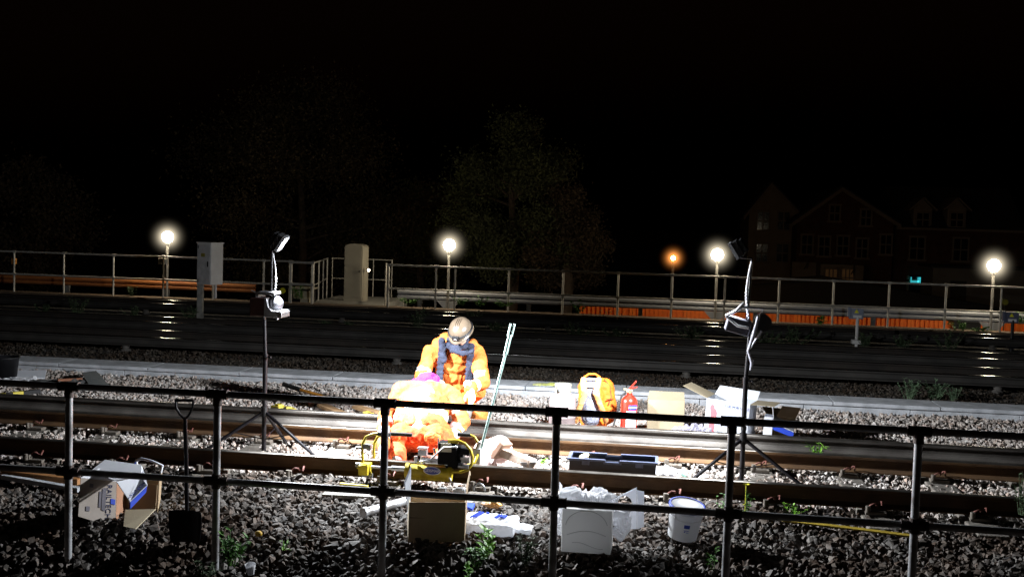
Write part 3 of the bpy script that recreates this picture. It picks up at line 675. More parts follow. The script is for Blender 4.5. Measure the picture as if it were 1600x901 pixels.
b.box(P_(676,717,YM+.02),(.16,.12,.045)); b.build('valve_manifold', ALU, t, .003)
b = MB(); b.tube([P_(668,722,YM-.05),P_(682,709,YM-.06),P_(694,698,YM-.09),P_(712,698,YM-.10)],.008,8); b.tube([P_(652,722,YM-.03),P_(664,719,YM-.08),P_(675,722,YM-.05),P_(690,716,YM-.03)],.006,6); b.ball(P_(713,698,YM-.1),.013); b.build('control_lever', ALU, t)
b = MB(); b.cyl(P_(680,709,YM),P_(678,700,YM),.010); b.cyl(P_(685,708,YM+.03),P_(685,684,YM+.03),.006,seg=8); b.box(P_(727,718,YM+.02),(.08,.05,.05)); b.cyl(P_(716,727,YM-.05),P_(732,729,YM-.05),.02,seg=12); b.build('hose_coupling', STEEL, t)
b = MB(); b.tube([P_(701,742,YM-.06),P_(705,752,YM-.07),P_(708,756,YM-.07)],.009,8); b.build('drop_handle', WPLAS, t)
# oval badge with its lettering
bc = P_(675,735,YM-.067); Rf = frame3((P_(704,741)-P_(638,735)), (0,0,1))
b = MB(); 
for rr,tt,mi in ((1.,.003,0),(.88,.006,1)):
    b.prism([bc+Rf@Vector((.078*rr*math.cos(a),.036*rr*math.sin(a),-.001)) for a in np.linspace(0,2*PI,29)[:-1]], Rf@Vector((0,0,tt)), mi)
b.build('oval_badge', [WPLAS, mat('badge_blue', (.06,.08,.35), None, .4)], t)
text('badge_lettering', 'GEISMAR', .034, WPLAS, t, bc+Rf@Vector((0,0,.0062)), Rf, .001)

# ================================================================== TOOLS AND LITTER AROUND THE MACHINE
# long lever bar leaning on the machine
t = thing('lever_bar', 'pair of long straight steel lever bars leaning up right of the workers', 'lever bar', tuple(V(746,722,9.98)))
b = MB(); p0, p1, p2 = V(747,718,10.02), V(792,545,10.5), V(801,506,10.6)
b.tube([p0, p1],.0135,10); b.tube([p1-(p1-p0)*.05, p2-(p2-p1)*.45],.021,12); b.tube([p2-(p2-p1)*.5+Vector((-.018,0,0)), p2+Vector((-.018,0,0))],.010,8); b.tube([p2-(p2-p1)*.5+Vector((.018,0,0)), p2+Vector((.018,0,0))],.010,8)
b.build('bar', GRN, t)
b = MB(); b.box(V(745,712,10.0),(.07,.05,.14)); b.cyl(V(746,700,10),V(750,690,10),.02); b.build('socket_foot', GALV, t, .004)

# open toolbox
c0 = G(957,744,.03); t = thing('toolbox', 'open dark grey plastic toolbox standing between the near rails', 'toolbox', tuple(c0))
W_, D_, H_ = .80, .30, .22; R = rotz(.0); cc = Vector((V(957,740,10.25).x, 10.30, .03))
b = MB(); tk=.012
b.box(cc+Vector((0,0,.01)),(W_-.04,D_-.03,.02)); b.box(cc+Vector((0,-D_/2+.012,H_/2)),(W_-.02,tk,H_)); b.box(cc+Vector((0,D_/2-.012,H_/2)),(W_-.02,tk,H_)); b.box(cc+Vector((-W_/2+.016,0,H_/2)),(tk,D_-.03,H_)); b.box(cc+Vector((W_/2-.016,0,H_/2)),(tk,D_-.03,H_))
b.build('shell', DGREY, t, .004)
b = MB()
for sy in (-1,1):
    for a0,a1,zz in ((-.5,-.08,H_),(.08,.5,H_),(-.10,.10,H_-.018)): b.box(cc+Vector(((a0+a1)/2*W_, sy*(D_/2-.005), zz)),((a1-a0)*W_, .030,.020))
for sx in (-1,1): b.box(cc+Vector((sx*(W_/2-.008),0,H_)),(.028,D_,.018))
b.build('rim', mat('blue_grey_rim', (.10,.12,.20), (.07,.085,.14), .35), t, .003)
b = MB(); b.tube([cc+Vector((-.09,-D_/2+.002,H_*.55)),cc+Vector((-.09,-D_/2-.016,H_*.5)),cc+Vector((.09,-D_/2-.016,H_*.5)),cc+Vector((.09,-D_/2+.002,H_*.55))],.007,8); b.build('carry_handle', BLK, t)
for x in (-.24,.24):
    b = MB(); b.box(cc+Vector((x,-D_/2-.003,H_-.02)),(.07,.012,.05)); b.build('latch', mat('blue_grey_rim', (.2,.2,.3)), t, .003)
o = tag(MB().lathe(cc+Vector((-.235,.02,.13)), [(.0,0),(.012,0),(.02,.05),(.045,.10),(.048,.105),(.0,.10)], 16, rot=rotx(.3)@roty(-.3)).build('funnel', mat('cream_funnel', (.6,.52,.34), None, .6), loc=cc+Vector((-.235,.02,.13))), 'small cream funnel standing up inside the open toolbox', 'funnel')

# gas cylinder
gb = G(878,669,.02); gb.y = 12.35; gb.x = V(878,660,12.35).x; gb.z = 0.02
t = thing('gas_cylinder', 'short pale pink gas cylinder with collar left of the backpack', 'gas cylinder', tuple(gb))
r_=.145; b = MB(); b.lathe(gb,[(.12,0),(.12,.03),(r_-.01,.05),(r_,.08),(r_,.22),(r_+.004,.225),(r_+.004,.245),(r_,.25),(r_,.42),(.135,.46),(.10,.485),(.05,.50),(0,.505)],32); b.build('tank', PINKC, t)
b = MB(); 
for a0 in (0.2, 2.3, 4.4):
    pts=[gb+Vector((.085*math.cos(a),.085*math.sin(a),.49)) for a in np.linspace(a0,a0+1.5,7)]
    for u,v in zip(pts,pts[1:]): b.panel(u,v,v+Vector((0,0,.085)),u+Vector((0,0,.085)),.006)
b.lathe(gb,[(.088,.565),(.094,.58),(.088,.595),(.080,.58),(.088,.565)],24); b.build('collar', mat('cream_collar', (.30,.29,.22), (.2,.18,.14), .6), t)
b = MB(); b.cyl(gb+Vector((0,0,.5)),gb+Vector((0,0,.56)),.02); b.cyl(gb+Vector((0,0,.535)),gb+Vector((.05,-.02,.535)),.012); b.build('valve', STEEL, t)

# backpack
YBk=12.75; bb = V(930,660,YBk); bb.z=.03
t = thing('backpack', 'orange and grey backpack standing up between gas cylinder and fire extinguisher', 'backpack', tuple(bb))
k_=V(930,610,YBk)
def BP(px,py,dy=0): return V(px,py,YBk+dy)
organic('pack_body', lambda mb: (limb(mb,[(BP(925,612,.10),.155),(BP(925,640,.10),.165),(BP(928,660,.10),.15)]), limb(mb,[(BP(943,606,.16),.12),(BP(947,645,.16),.13)]), mb.ball(BP(925,604,.10),(.165,.12,.10))), .012, [ORAN, ORAN], t, 5, .014, 9)
organic('back_panel', lambda mb: (limb(mb,[(BP(923,606,-.055),.10),(BP(923,650,-.06),.115)]), mb.ball(BP(922,598,-.03),(.11,.05,.06))), .010, GREYC, t, 4, .010, 25)
for pts in ([(912,592,-.08),(911,600,-.17),(914,615,-.19),(908,630,-.19),(901,648,-.15),(899,658,-.08)],[(936,592,-.08),(934,602,-.17),(931,614,-.19),(937,630,-.19),(944,648,-.15),(947,658,-.08)]):
    organic('shoulder_strap', lambda mb: [mb.ball(Vector(BP(a[0],a[1],a[2])).lerp(BP(c_[0],c_[1],c_[2]),u),(.036,.016,.026)) for a,c_ in zip(pts,pts[1:]) for u in (0,.2,.4,.6,.8,1)], .008, [mat('pale_orange_strap', (.80,.42,.16), (.7,.32,.1), .7)], t, 2, .004, 30)
b = MB(); b.box(BP(923,601,-.165),(.16,.02,.055)); b.box(BP(923,592,-.12),(.17,.015,.02)); b.build('strap_yoke', SILV, t, .005)
b = MB(); b.tube([BP(913,589,-.03),BP(920,584,-.03),BP(930,584,-.03),BP(938,589,0)],.011,8); b.build('grab_loop', ORAN, t)
b = MB(); b.tube([BP(944,592,.06),BP(953,603,.08),BP(955,620,.07),BP(951,632,.02)],.006,6); b.tube([BP(948,624,-.0),BP(958,623,.06)],.006,6); b.build('zip', mat('dark_zip', (.2,.05,.02), None, .6), t)

# fire extinguisher
YE=12.55; eb=V(982,672,YE); eb.z=.02; eb.x=V(982,660,YE).x
t = thing('fire_extinguisher', 'red fire extinguisher with white instruction label standing beside the backpack', 'fire extinguisher', tuple(eb))
b = MB(); b.lathe(eb,[(.07,0),(.088,.012),(.09,.03),(.09,.40),(.083,.43),(.062,.455),(.035,.475),(.028,.50),(0,.50)],32); b.build('cylinder', RED, t)
b = MB(); b.cyl(eb+Vector((0,0,.49)),eb+Vector((0,0,.54)),.022); b.box(eb+Vector((-.015,-.01,.535)),(.10,.03,.02),roty(.15)); b.ball(eb+Vector((-.02,-.035,.52)),.018); b.build('valve', mat('brass', (.7,.58,.35), (.6,.48,.25), .35, .6), t, .003)
b = MB(); b.box(eb+Vector((.03,-.0,.585)),(.13,.026,.016),roty(-.9)); b.box(eb+Vector((.035,0,.555)),(.10,.026,.012),roty(-.3)); b.build('squeeze_handle', RED, t, .003)
b = MB(); b.tube([eb+Vector((-.03,-.03,.52)),eb+Vector((-.085,-.06,.47)),eb+Vector((-.115,-.07,.33)),eb+Vector((-.15,-.09,.18)),eb+Vector((-.20,-.12,.06))],.011,8); b.cyl(eb+Vector((-.17,-.10,.14)),eb+Vector((-.215,-.125,.03)),.018,.024); b.build('hose', RUB, t)
def wrapband(mb, c, r, a0, a1, z0, z1, mi=0, n=10):
    A = np.linspace(a0,a1,n)
    for u,v in zip(A,A[1:]):
        mb.add([c+Vector((r*math.cos(u),r*math.sin(u),z0)),c+Vector((r*math.cos(v),r*math.sin(v),z0)),c+Vector((r*math.cos(v),r*math.sin(v),z1)),c+Vector((r*math.cos(u),r*math.sin(u),z1))],[(0,1,2,3)],mi,True)
b = MB(); wrapband(b,eb,.0925,-1.85,-.55,.12,.31); wrapband(b,eb,.0925,-1.85,-.55,.06,.085); b.build('instruction_label', WPLAS, t)
b = MB(); wrapband(b,eb,.093,-1.55,-.45,.325,.375); b.build('blue_label', BLUE, t)
b = MB(); 
for k in range(8): wrapband(b,eb,.0935,-1.28,-.62-.1*(k%3),.14+k*.02,.148+k*.02,0,5)
b.build('label_print', REDP, t)
text('label_lettering','POWDER',.026,WPLAS,t,eb+Vector((.045,-.0842,.35)),frame3((.85,.5,0),(0,0,1)),.0008)

# generic cardboard box from bottom centre, size, rotation, with flaps
def carton(name, label, cat, pos, size, R, mats, flaps, t=.005, parent=None, bottom=True, sides=(1,1,1,1)):
    pos=Vector(pos); w,d,h = size
    T = thing(name,label,cat,tuple(pos))
    def L(x,y,z): return pos + R@Vector((x,y,z))
    b = MB()
    if bottom: b.panel(L(-w/2,-d/2,0),L(w/2,-d/2,0),L(w/2,d/2,0),L(-w/2,d/2,0),t)
    cor=[(-w/2,-d/2),(w/2,-d/2),(w/2,d/2),(-w/2,d/2)]
    for i in range(4):
        if not sides[i]: continue
        a=cor[i]; c=cor[(i+1)%4]; b.panel(L(*a,0),L(*c,0),L(*c,h),L(*a,h),t,0)
    b.build('carton_walls', mats[0], T)
    for (i, length, ang, mi) in flaps:         # ang: 0 = closed inward, 180 = hanging outside
        a=Vector((*cor[i],h)); c=Vector((*cor[(i+1)%4],h)); ed=(c-a).normalized(); inward=Vector((0,0,1)).cross(ed)
        v=(inward*math.cos(math.radians(ang))+Vector((0,0,1))*math.sin(math.radians(ang)))*length
        f=MB(); f.panel(pos+R@a,pos+R@c,pos+R@(c+v-ed*.01),pos+R@(a+v+ed*.01),t); f.build('flap', mats[mi], T)
    return T, L

# kraft board box right of extinguisher
p=V(1039,668,12.75); p.z=.03
KR3=mat('lit_kraft',(.27,.225,.15),(.24,.195,.125),.85,0,5,.08,70)
T,L=carton('cardboard_box','plain pale cardboard box standing open side down right of the fire extinguisher','box',p,(.40,.26,.42),rotz(.03),[KR3],[(0,.10,100,0)])
b=MB(); b.box(L(0,-.135,.26),(.40,.003,.006),rotz(.03)); b.build('fold_crease', KRAFT, T)
# white carton with open flaps
p=V(1138,682,12.75); p.z=.02
T,L=carton('white_carton','large white carton with open flaps and red print, beside the right tripod','box',p,(.48,.34,.46),rotz(-.30)@roty(.06),[mat('white_coated_card',(.44,.46,.50),(.36,.38,.43),.6,0,5,.1,30),KR3,WCARD],[(3,.30,162,1),(2,.17,152,2),(1,.26,176,1)])
b=MB(); 
for k,(u,zz,rr) in enumerate(((-.17,.36,.03),(-.15,.30,.045),(-.155,.23,.04),(-.16,.15,.04),(-.15,.08,.032))): b.prism([L(u+rr*math.cos(a)*.8,-.1735,zz+rr*1.3*math.sin(a)) for a in np.linspace(0,2*PI,15)[:-1]],rotz(-.30)@Vector((0,-.002-.0008*k,0)))
b.build('red_print', REDP, T)
b=MB(); 
for k in range(9): b.box(L(.02+.02*math.sin(k*2),-.174,.33-.018*k),(.16+.05*math.sin(k),.002,.007),rotz(-.30)@roty(.06))
b.build('grey_print', mat('grey_print',(.45,.48,.58),None,.7), T)
Rt=rotz(-.30)@roty(.06)@frame3((1,0,0),(0,0,1))
text('carton_lettering','THE PORTABLE',.040,mat('grey_blue_print',(.05,.07,.22),None,.7),T,L(.10,-.1745,.40),Rt,.0008)
b=MB(); b.box(L(.13,-.174,.10),(.05,.002,.05),Rt@rotx(-PI/2)); b.box(L(.12,-.174,.045),(.06,.002,.025)); b.build('blue_mark', BLUE, T)
# blue and white box leaning behind
p=V(1198,684,12.55); p.z=.02
T,L=carton('white_box','small white box with blue stripe lying against the white carton','box',p,(.09,.2,.33),rotz(-.1)@roty(.05),[WCARD],[(1,.12,80,0)])
b=MB(); b.panel(L(.05,-.10,.27),L(.27,-.10,.20),L(.27,.1,.24),L(.05,.1,.32),.006); b.build('open_lid', WCARD, T)
b=MB(); b.panel(L(.052,-.106,.20),L(.27,-.106,.14),L(.27,-.106,.195),L(.052,-.106,.262),.004); b.build('blue_stripe', BLUE, T)
p=V(1215,684,13.0); p.z=.02
carton('cardboard_box','flattened brown cardboard box behind the blue striped box right of the tripod','box',p,(.26,.2,.26),rotz(.5)@roty(.12),[KRAFT],[(0,.15,120,0),(2,.12,150,0)])
# grey bag
p=V(1090,672,12.5); t=thing('plastic_bag','crumpled dull grey plastic bag on the ballast left of the white carton','bag',tuple(p))
organic('film', lambda mb:(mb.ball(p,(.17,.10,.05)),mb.ball(p+Vector((-.17,0,-.01)),(.12,.06,.03))), .010, mat('grey_film',(.30,.29,.36),(.2,.19,.24),.35,0,14,.5,30), t, 2, .035, 14, crumple=True)

# yellow plastic tray on trough
p=V(850,603,15.5); p.z=.135; t=thing('folded_vest','folded yellow and grey cloth lying on the concrete trough','cloth',tuple(p))
organic('cloth', lambda mb:(mb.ball(p,(.17,.10,.02)),mb.ball(p+Vector((.12,0,.01)),(.09,.07,.025))), .009, [mat('yellow_cloth',(.55,.58,.15),(.4,.4,.2),.8),GREYC], t, 2, .018, 14, lambda c,n: 1 if c.z<p.z+.0 else 0)

# pink cloth / bucket right of the machine
p=G(768,722,.06); p=V(769,712,10.35)
t=thing('crucible_bag','large pale pink crumpled sack lying right of the yellow machine','sack',tuple(p))
organic('sack_body', lambda mb:(limb(mb,[(V(757,705,10.5),.10),(V(780,702,10.5),.13)]),limb(mb,[(V(760,715,10.4),.09),(V(766,726,10.3),.06)]),mb.ball(V(783,697,10.5),(.10,.08,.08))), .011, mat('pink_white_sack',(.72,.62,.62),(.66,.44,.42),.8,0,7), t, 3, .02, 9)
# wedge block tool
t=thing('rail_clamp_tool','rusty box section clamp tool lying on the ballast between pink sack and toolbox','tool',tuple(V(808,720,10.3)))
a,c_=V(787,706,10.3),V(832,724,10.15); R=frame3(c_-a,(0,1,0))
b=MB(); b.box((a+c_)/2,((c_-a).length,.13,.075),R); b.build('beam', mat('pale_worn_steel',(.55,.48,.42),(.3,.2,.14),.6,.2,9), t, .006)
b=MB(); b.box(a+Vector((-.02,0,.02)),(.05,.17,.17),R@roty(.4)); b.build('end_plate', mat('rust_plate',(.32,.18,.12),(.2,.12,.08),.8), t, .006)
b=MB(); b.prism([V(812,722,10.1),V(838,722,10.1),V(832,733,10.1),V(822,736,10.1)],(0,.12,0)); b.build('jaw', STEEL, t, .004)
b=MB(); b.tube([V(796,731,9.97),V(818,733,9.97),V(820,737,9.97),V(797,736,9.97),V(796,731,9.97)],.008,6); tag(b.build('wire_handle', ALU, loc=V(808,734,9.97)),'small bent bright metal handle lying on the near rail head','handle')
# clutter stones/paper near toolbox
p=G(1035,738,.05); t=thing('paper_scrap','crumpled pale paper just right of the toolbox','paper',tuple(p))
organic('sheet', lambda mb:(mb.ball(p,(.12,.09,.02)),mb.ball(p+Vector((.08,.03,.01)),(.09,.06,.02))), .010, WCARD, t, 1, .03, 16, crumple=True)
b=MB(); b.tube([G(1066,741,.06),G(1074,747,.07),G(1090,749,.07),G(1105,750,.07),G(1120,752,.06)],.011,6); tag(b.build('hose', mat('dark_green_hose',(.05,.12,.09),None,.4), loc=G(1090,749,.05)),'short dark green hose lying by the right tripod foot','hose')
b=MB(); b.prism([G(1022,748,.045),G(1050,744,.045),G(1075,749,.045),G(1040,752,.045)],(0,0,.01)); tag(b.build('dark_cloth', NAVY, loc=G(1045,748,.045)),'flat dark blue cloth beside the toolbox corner','cloth')

# pry bar with black handle
t=thing('pry_bar','orange pry bar with black grip lying on the lit ballast','pry bar',tuple(G(495,612,.08)))
a,c1,c2=V(443,600,13.7),V(470,609,13.55),V(505,619,13.4); c3=V(540,627,13.3)
b=MB(); b.tube([a,c1],.028,10); b.build('grip', RUB, t)
b=MB(); b.tube([c1,c2],.020,10); b.build('shaft', mat('orange_shaft',(.6,.25,.03),None,.5), t)
b=MB(); b.tube([c2,c3],[.022,.012],8); b.box(c3,(.10,.05,.03)); b.build('claw', WOOD, t)
for i,(pa,pb,lb) in enumerate((((505,634),(545,650),'brown timber plank lying left of the crouching worker'),((560,636),(590,645),'short brown plank close behind the crouching worker'))):
    a,c=G(*pa,.07),G(*pb,.07); b=MB(); b.box((a+c)/2,((c-a).length+.1,.12,.04),frame3(c-a,(0,1,0))); tag(b.build('timber_plank', WOOD, bevel=.004, loc=(a+c)/2),lb,'plank')
for (x,y,s,lb) in ((436,638,.13,'yellow plastic block with round top lying behind the left tripod pole'),(450,642,.12,'yellow rectangular plastic block nearest the conductor rail'),(573,650,.11,'yellow plastic block left of the crouching worker')):
    p=G(x,y,.07); b=MB(); b.box(p,(s*1.4,s,.07),rotz(x)); b.box(p+Vector((0,0,.04)),(s*.7,s*.6,.03),rotz(x)); tag(b.build('yellow_block', YELP, bevel=.01, loc=p),lb,'block')

# left pile: tub, sheets, rags, plate, level
p=G(8,592,.05); p=V(8,578,14.2); p.z=.06
t=thing('black_tub','black plastic tub standing at the left edge by the trough','tub',tuple(p)); p.z=.08
b=MB(); b.lathe(p,[(0,.005),(.15,0),(.175,.24),(.19,.25),(.19,.265),(.17,.265),(.145,.02),(0,.015)],28); b.build('tub_wall', BLK, t)
for i in range(1):
    b=MB(); b.box(G(25,585,.08),(.75,.35,.012),rotz(.45)@rotx(.18)); tag(b.build('white_board', WCARD, loc=G(25,585,.08)),'thin white board leaning under the black tub','board')
    p=G(12,596,.06); t=thing('plastic_sheet','crumpled bluish white plastic sheet below the black tub','sheet',tuple(p))
    organic('film', lambda mb:(mb.ball(p,(.30,.16,.035)),mb.ball(p+Vector((.2,.1,.03)),(.15,.1,.03))), .014, BAG, t, 2, .025, 8, crumple=True)
p=G(85,600,.06); t=thing('tool_roll','dark heap of rags and bars on the ballast left of the grey plate','tool pile',tuple(p))
organic('rags', lambda mb:(mb.ball(p,(.30,.13,.05)),mb.ball(p+Vector((.22,.1,.02)),(.18,.1,.045)),mb.ball(p+Vector((-.2,.05,0)),(.2,.1,.04))), .012, mat('dark_rags',(.10,.10,.10),(.05,.05,.05),.9,0,14,.4,40), t, 1, .04, 9)
b=MB(); b.tube([G(90,594,.13),G(128,592,.12)],.02,8); b.build('wooden_bar', mat('rust_bar',(.25,.10,.05),None,.7), t)
b=MB(); b.tube([G(98,576,.12),G(104,580,.10),G(118,578,.10)],.006,6); b.build('wire', BLK, t)
b=MB(); a_=[G(128,583,.12),G(150,580,.10),G(172,604,.06),G(140,604,.08)]; b.prism(a_,(0,0,.012)); tag(b.build('steel_plate', mat('grey_green_plate',(.22,.24,.25),(.16,.18,.18),.55,.3), loc=a_[0]),'flat grey steel plate lying on the ballast beyond the first handrail post','plate')
t=thing('spirit_level','yellow and black striped bar lying at the left edge','bar',tuple(G(15,617,.08)))
for k,(xa,xb,mm) in enumerate(((-25,7,YELP),(7,18,BLK),(18,35,YELP),(35,62,BLK))):
    b=MB(); a,c=G(xa,617.5-xa*.11,.08),G(xb,617.5-xb*.11,.08); b.box((a+c)/2,((c-a).length,.06,.05),frame3(c-a,(0,1,0))); b.build('striped_section', mm, t, .003)

# ================================================================== FRONT ROW, BEHIND THE HANDRAIL
# printed carton tipped on its side (left)
Yc=8.1
def q4(name, pts, mat_, T, th=.006):
    b=MB(); b.panel(*pts, th); return b.build(name, mat_, T)
T=thing('printed_carton','tipped cardboard carton with blue printed lettering, lying open behind the first handrail post','box',tuple(V(170,810,Yc)))
A=V(126,746,Yc-.12); B=V(182,752,Yc+.10); C_=V(180,824,Yc+.02)
_pn=(B-A).cross(C_-A); _rd=ray(122,806); D=CAM+_rd*((A-CAM).dot(_pn)/_rd.dot(_pn))
q4('printed_side',(A,B,C_,D),mat('printed_kraft',(.42,.37,.33),(.36,.31,.27),.85,0,6),T)
E=V(197,766,Yc+.32); F=V(195,829,Yc+.20)
q4('brown_side',(B,E,F,C_),mat('warm_kraft',(.36,.19,.11),(.30,.15,.085),.85),T)
q4('back_wall',(V(150,742,Yc+.30),V(246,757,Yc+.34),V(243,797,Yc+.30),V(150,790,Yc+.26)),KRAFT,T)
q4('flap',(V(196,796,Yc+.05),V(243,795,Yc+.05),V(212,826,Yc-.22),V(193,822,Yc-.2)),KRAFTL,T)
q4('flap',(A,B,V(165,716,Yc+.1)+Vector((0,.1,-.05)),V(140,735,Yc+.1)),WCARD,T)
R=frame3(D-A, B-A); n=(B-A).cross(D-A).normalized(); n = n if n.y<0 else -n
Rt=frame3((D-A),(B-A)); 
if (Rt@Vector((0,0,1))).y>0: Rt=frame3((D-A),-(B-A)); Rt=frame3((D-A),(B-A)*1.0); Rt=Matrix((Rt.col[0],Rt.col[1],Rt.col[2])).transposed()
def onA(u,v,k=.006): return A+(B-A)*u+(D-A)*v+n*k
xd=(D-A).normalized(); yd=n.cross(xd)
Rl=Matrix((xd,yd,n)).transposed()
INK=mat('blue_black_ink',(.035,.04,.10),None,.8)
text('carton_lettering','RAILTECH',.060,INK,T,onA(.80,.55),Rl,.0008,xs=.95)
for uu,v0,v1,ww in ((.70,.20,.80,.012),(.665,.2,.8,.010),(.63,.22,.78,.010),(.56,.30,.72,.018),(.30,.12,.22,.03),(.24,.72,.84,.03)):
    b=MB(); k=ww/2/(B-A).length; b.prism([onA(uu-k,v0),onA(uu+k,v0),onA(uu+k,v1),onA(uu-k,v1)],n*.0012); b.build('printed_line', mat('faint_ink',(.16,.15,.18),None,.8), T)
b=MB(); b.prism([onA(.86,.46),onA(.985,.48),onA(.985,.62),onA(.86,.60)],n*.0015); b.build('blue_emblem', BLUE, T)
# white packet lying on it
T=thing('white_packet','glossy white packet with blue and red print, lying on top of the tipped carton','packet',tuple(V(190,750,Yc)))
a1=V(164,719,Yc+.18); a2=V(221,727,Yc+.22); a3=V(229,759,Yc-.06); a4=V(203,784,Yc-.22); a5=V(182,753,Yc-.14); a6=V(141,737,Yc+.02)
b=MB(); b.add([a1,a2,V(220,745,Yc+.04),V(178,751,Yc-.1),a6],[(0,1,2,3,4)]); b.add([V(220,745,Yc+.04),a3,a4,a5],[(0,1,2,3)])
o=b.build('packet_faces', WCARD, T); sol=o.modifiers.new('s','SOLIDIFY'); sol.thickness=.008
q4('blue_edge',(a3,a3+Vector((-.006,0,-.045)),a4+Vector((0,0,-.05)),a4),BLUE,T,.01)
q4('packet_end',(a2,V(223,731,Yc+.2),a3+Vector((.01,0,0)),V(220,745,Yc+.05)),WCARD,T,.004)
b=MB(); N1=(a2-a1).cross(a6-a1).normalized(); N1 = N1 if N1.z>0 else -N1
def onP(u,v,k=.0065): return a1+(a2-a1)*u+(a6-a1)*v+N1*k
b.prism([onP(.12,.45),onP(.45,.50),onP(.42,.72),onP(.05,.72)],N1*.001); b.prism([onP(.6,.55),onP(.9,.45),onP(.9,.62),onP(.6,.8)],N1*.001); b.build('red_print', REDP, T)
xd=(a2-a1).normalized(); yd=N1.cross(xd); text('packet_lettering','RAIL',.075,BLUE,T,onP(.80,.30),Matrix((yd,-xd,N1)).transposed(),.0008)
N2=(a3-V(220,745,Yc+.04)).cross(a4-a3).normalized(); N2 = N2 if N2.z>0 else -N2
xd=(a3-a4).normalized(); yd=N2.cross(xd); text('packet_lettering','RAILTECH',.042,BLUE,T,a3.lerp(a4,.5)+(a5-a4)*.14+N2*.007,Matrix((xd,yd,N2)).transposed(),.0008)
# second carton behind with arched cut-out
T=thing('cutout_carton','brown carton with an arched cut-out in its raised flap, behind the white packet','box',tuple(V(235,790,Yc+.4)))
Yd=Yc+.42
q4('front_panel',(V(212,742,Yd),V(249,742,Yd),V(246,800,Yd),V(212,800,Yd)),KRAFT,T)
q4('side_panel',(V(249,742,Yd),V(253,738,Yd+.25),V(250,785,Yd+.25),V(246,800,Yd)),KRAFT,T)
b=MB(); b.tube([V(211,726,Yd),V(213,719,Yd),V(221,716,Yd),V(238,720,Yd),V(254,727,Yd),V(251,738,Yd)],[.010,.014,.012,.010,.012,.012],6); b.tube([V(212,720,Yd),V(214,729,Yd),V(220,737,Yd),V(228,741,Yd)],[.016,.013,.010,.008],6); b.build('arched_flap', WCARD, T)
# shovel
YS=7.78; t=thing('shovel','long black shovel with Y-shaped handle standing upright against the handrail','shovel',tuple(V(292,840,YS)))
b=MB()
b.tube([V(274,624,YS-.09),V(275,636,YS-.09),V(281,647,YS-.08),V(288,654,YS-.08)],.0085,8); b.tube([V(302,624,YS-.09),V(301,636,YS-.09),V(296,647,YS-.08),V(290,654,YS-.08)],.0085,8); b.tube([V(274,625,YS-.09),V(302,625,YS-.09)],.011,8); b.build('handle', BLKM, t)
b=MB(); b.tube([V(289,652,YS-.08),V(291,720,YS),V(292,800,YS+.08)],[.015,.016,.015],10); b.build('shaft', BLKM, t)
b=MB(); vs=[];n_=9
for j,(py,wd) in enumerate(((796,.125),(800,.128),(825,.125),(840,.115),(846,.10))):
    for i in range(n_):
        u=-1+2*i/(n_-1); c=V(293,py,YS+.08); vs.append(c+Vector((wd*u*1.0,-.045*u*u,0)))
b.add(vs,[(j*n_+i,j*n_+i+1,(j+1)*n_+i+1,(j+1)*n_+i) for j in range(4) for i in range(n_-1)],0,True); o=b.build('blade', BLKM, t); so=o.modifiers.new('s','SOLIDIFY'); so.thickness=.004

# steel pipe pieces
t=None
a,c=G(570,800,.05),G(643,780,.05); b=MB(); b.tube([a,c],.035,14); b.tube([a+Vector((0,0,0)),a-(c-a).normalized()*.02],.04,14); tag(b.build('steel_pipe', GALV, loc=a),'short grey steel pipe lying on the ballast right of the third handrail post','pipe')
a,c=G(505,772,.03),G(585,776,.03); b=MB(); b.box((a+c)/2,((c-a).length,.10,.03),frame3(c-a,(0,1,0))); tag(b.build('flat_bar', CONCB, loc=a, bevel=.004),'flat dusty bar half buried in ballast in front of the near rail','bar')
a,c=G(532,757,.05),G(575,760,.05); b=MB(); b.tube([a,c],[.022,.014],10); tag(b.build('yellow_tool', YELP, loc=a),'small yellow tool handle lying under the near rail','handle')
# pale bars left
a,c=G(5,737,.06),G(125,752,.06); b=MB(); b.box((a+c)/2,((c-a).length,.07,.05),frame3(c-a,(0,1,0))); tag(b.build('wooden_batten', mat('orange_timber',(.40,.18,.06),None,.7), loc=a, bevel=.003),'orange brown batten lying before the near rail at the left edge','batten')
a,c=G(5,744,.04),G(125,765,.04); b=MB(); b.box((a+c)/2,((c-a).length,.06,.04),frame3(c-a,(0,1,0))); tag(b.build('grey_bar', CONC, loc=a, bevel=.003),'pale grey bar lying in front of the orange brown batten','bar')

# kraft box centre
Yk=8.05; p=V(682,845,Yk)
T=thing('cardboard_box','brown cardboard box with tall raised side flaps in front of the yellow machine','box',tuple(p))
q4('front_panel',(V(640,784,Yk),V(727,784,Yk),V(725,846,Yk-.02),V(638,846,Yk-.02)),KRAFT,T)
b=MB(); b.box(V(683,811,Yk-.008)+Vector((0,0,0)),((V(727,800,Yk)-V(640,800,Yk)).x,.006,.008),roty(.01)); b.build('fold_crease', mat('dark_crease',(.2,.14,.08),None,.9), T)
q4('side_panel',(V(727,784,Yk),V(730,770,Yk+.34),V(728,820,Yk+.34),V(725,846,Yk-.02)),KRAFT,T)
q4('side_panel',(V(640,784,Yk),V(638,770,Yk+.34),V(637,822,Yk+.34),V(638,846,Yk-.02)),KRAFTL,T)
q4('raised_flap',(V(632,752,Yk+.28),V(642,728,Yk+.2),V(641,800,Yk+.01),V(637,800,Yk+.30)),WCT,T)
q4('raised_flap',(V(730,778,Yk+.05),V(729,760,Yk+.3),V(734,735,Yk+.32),V(735,742,Yk+.1)),KRAFT,T)
q4('back_panel',(V(638,772,Yk+.34),V(730,772,Yk+.34),V(728,820,Yk+.34),V(637,820,Yk+.34)),KRAFT,T)
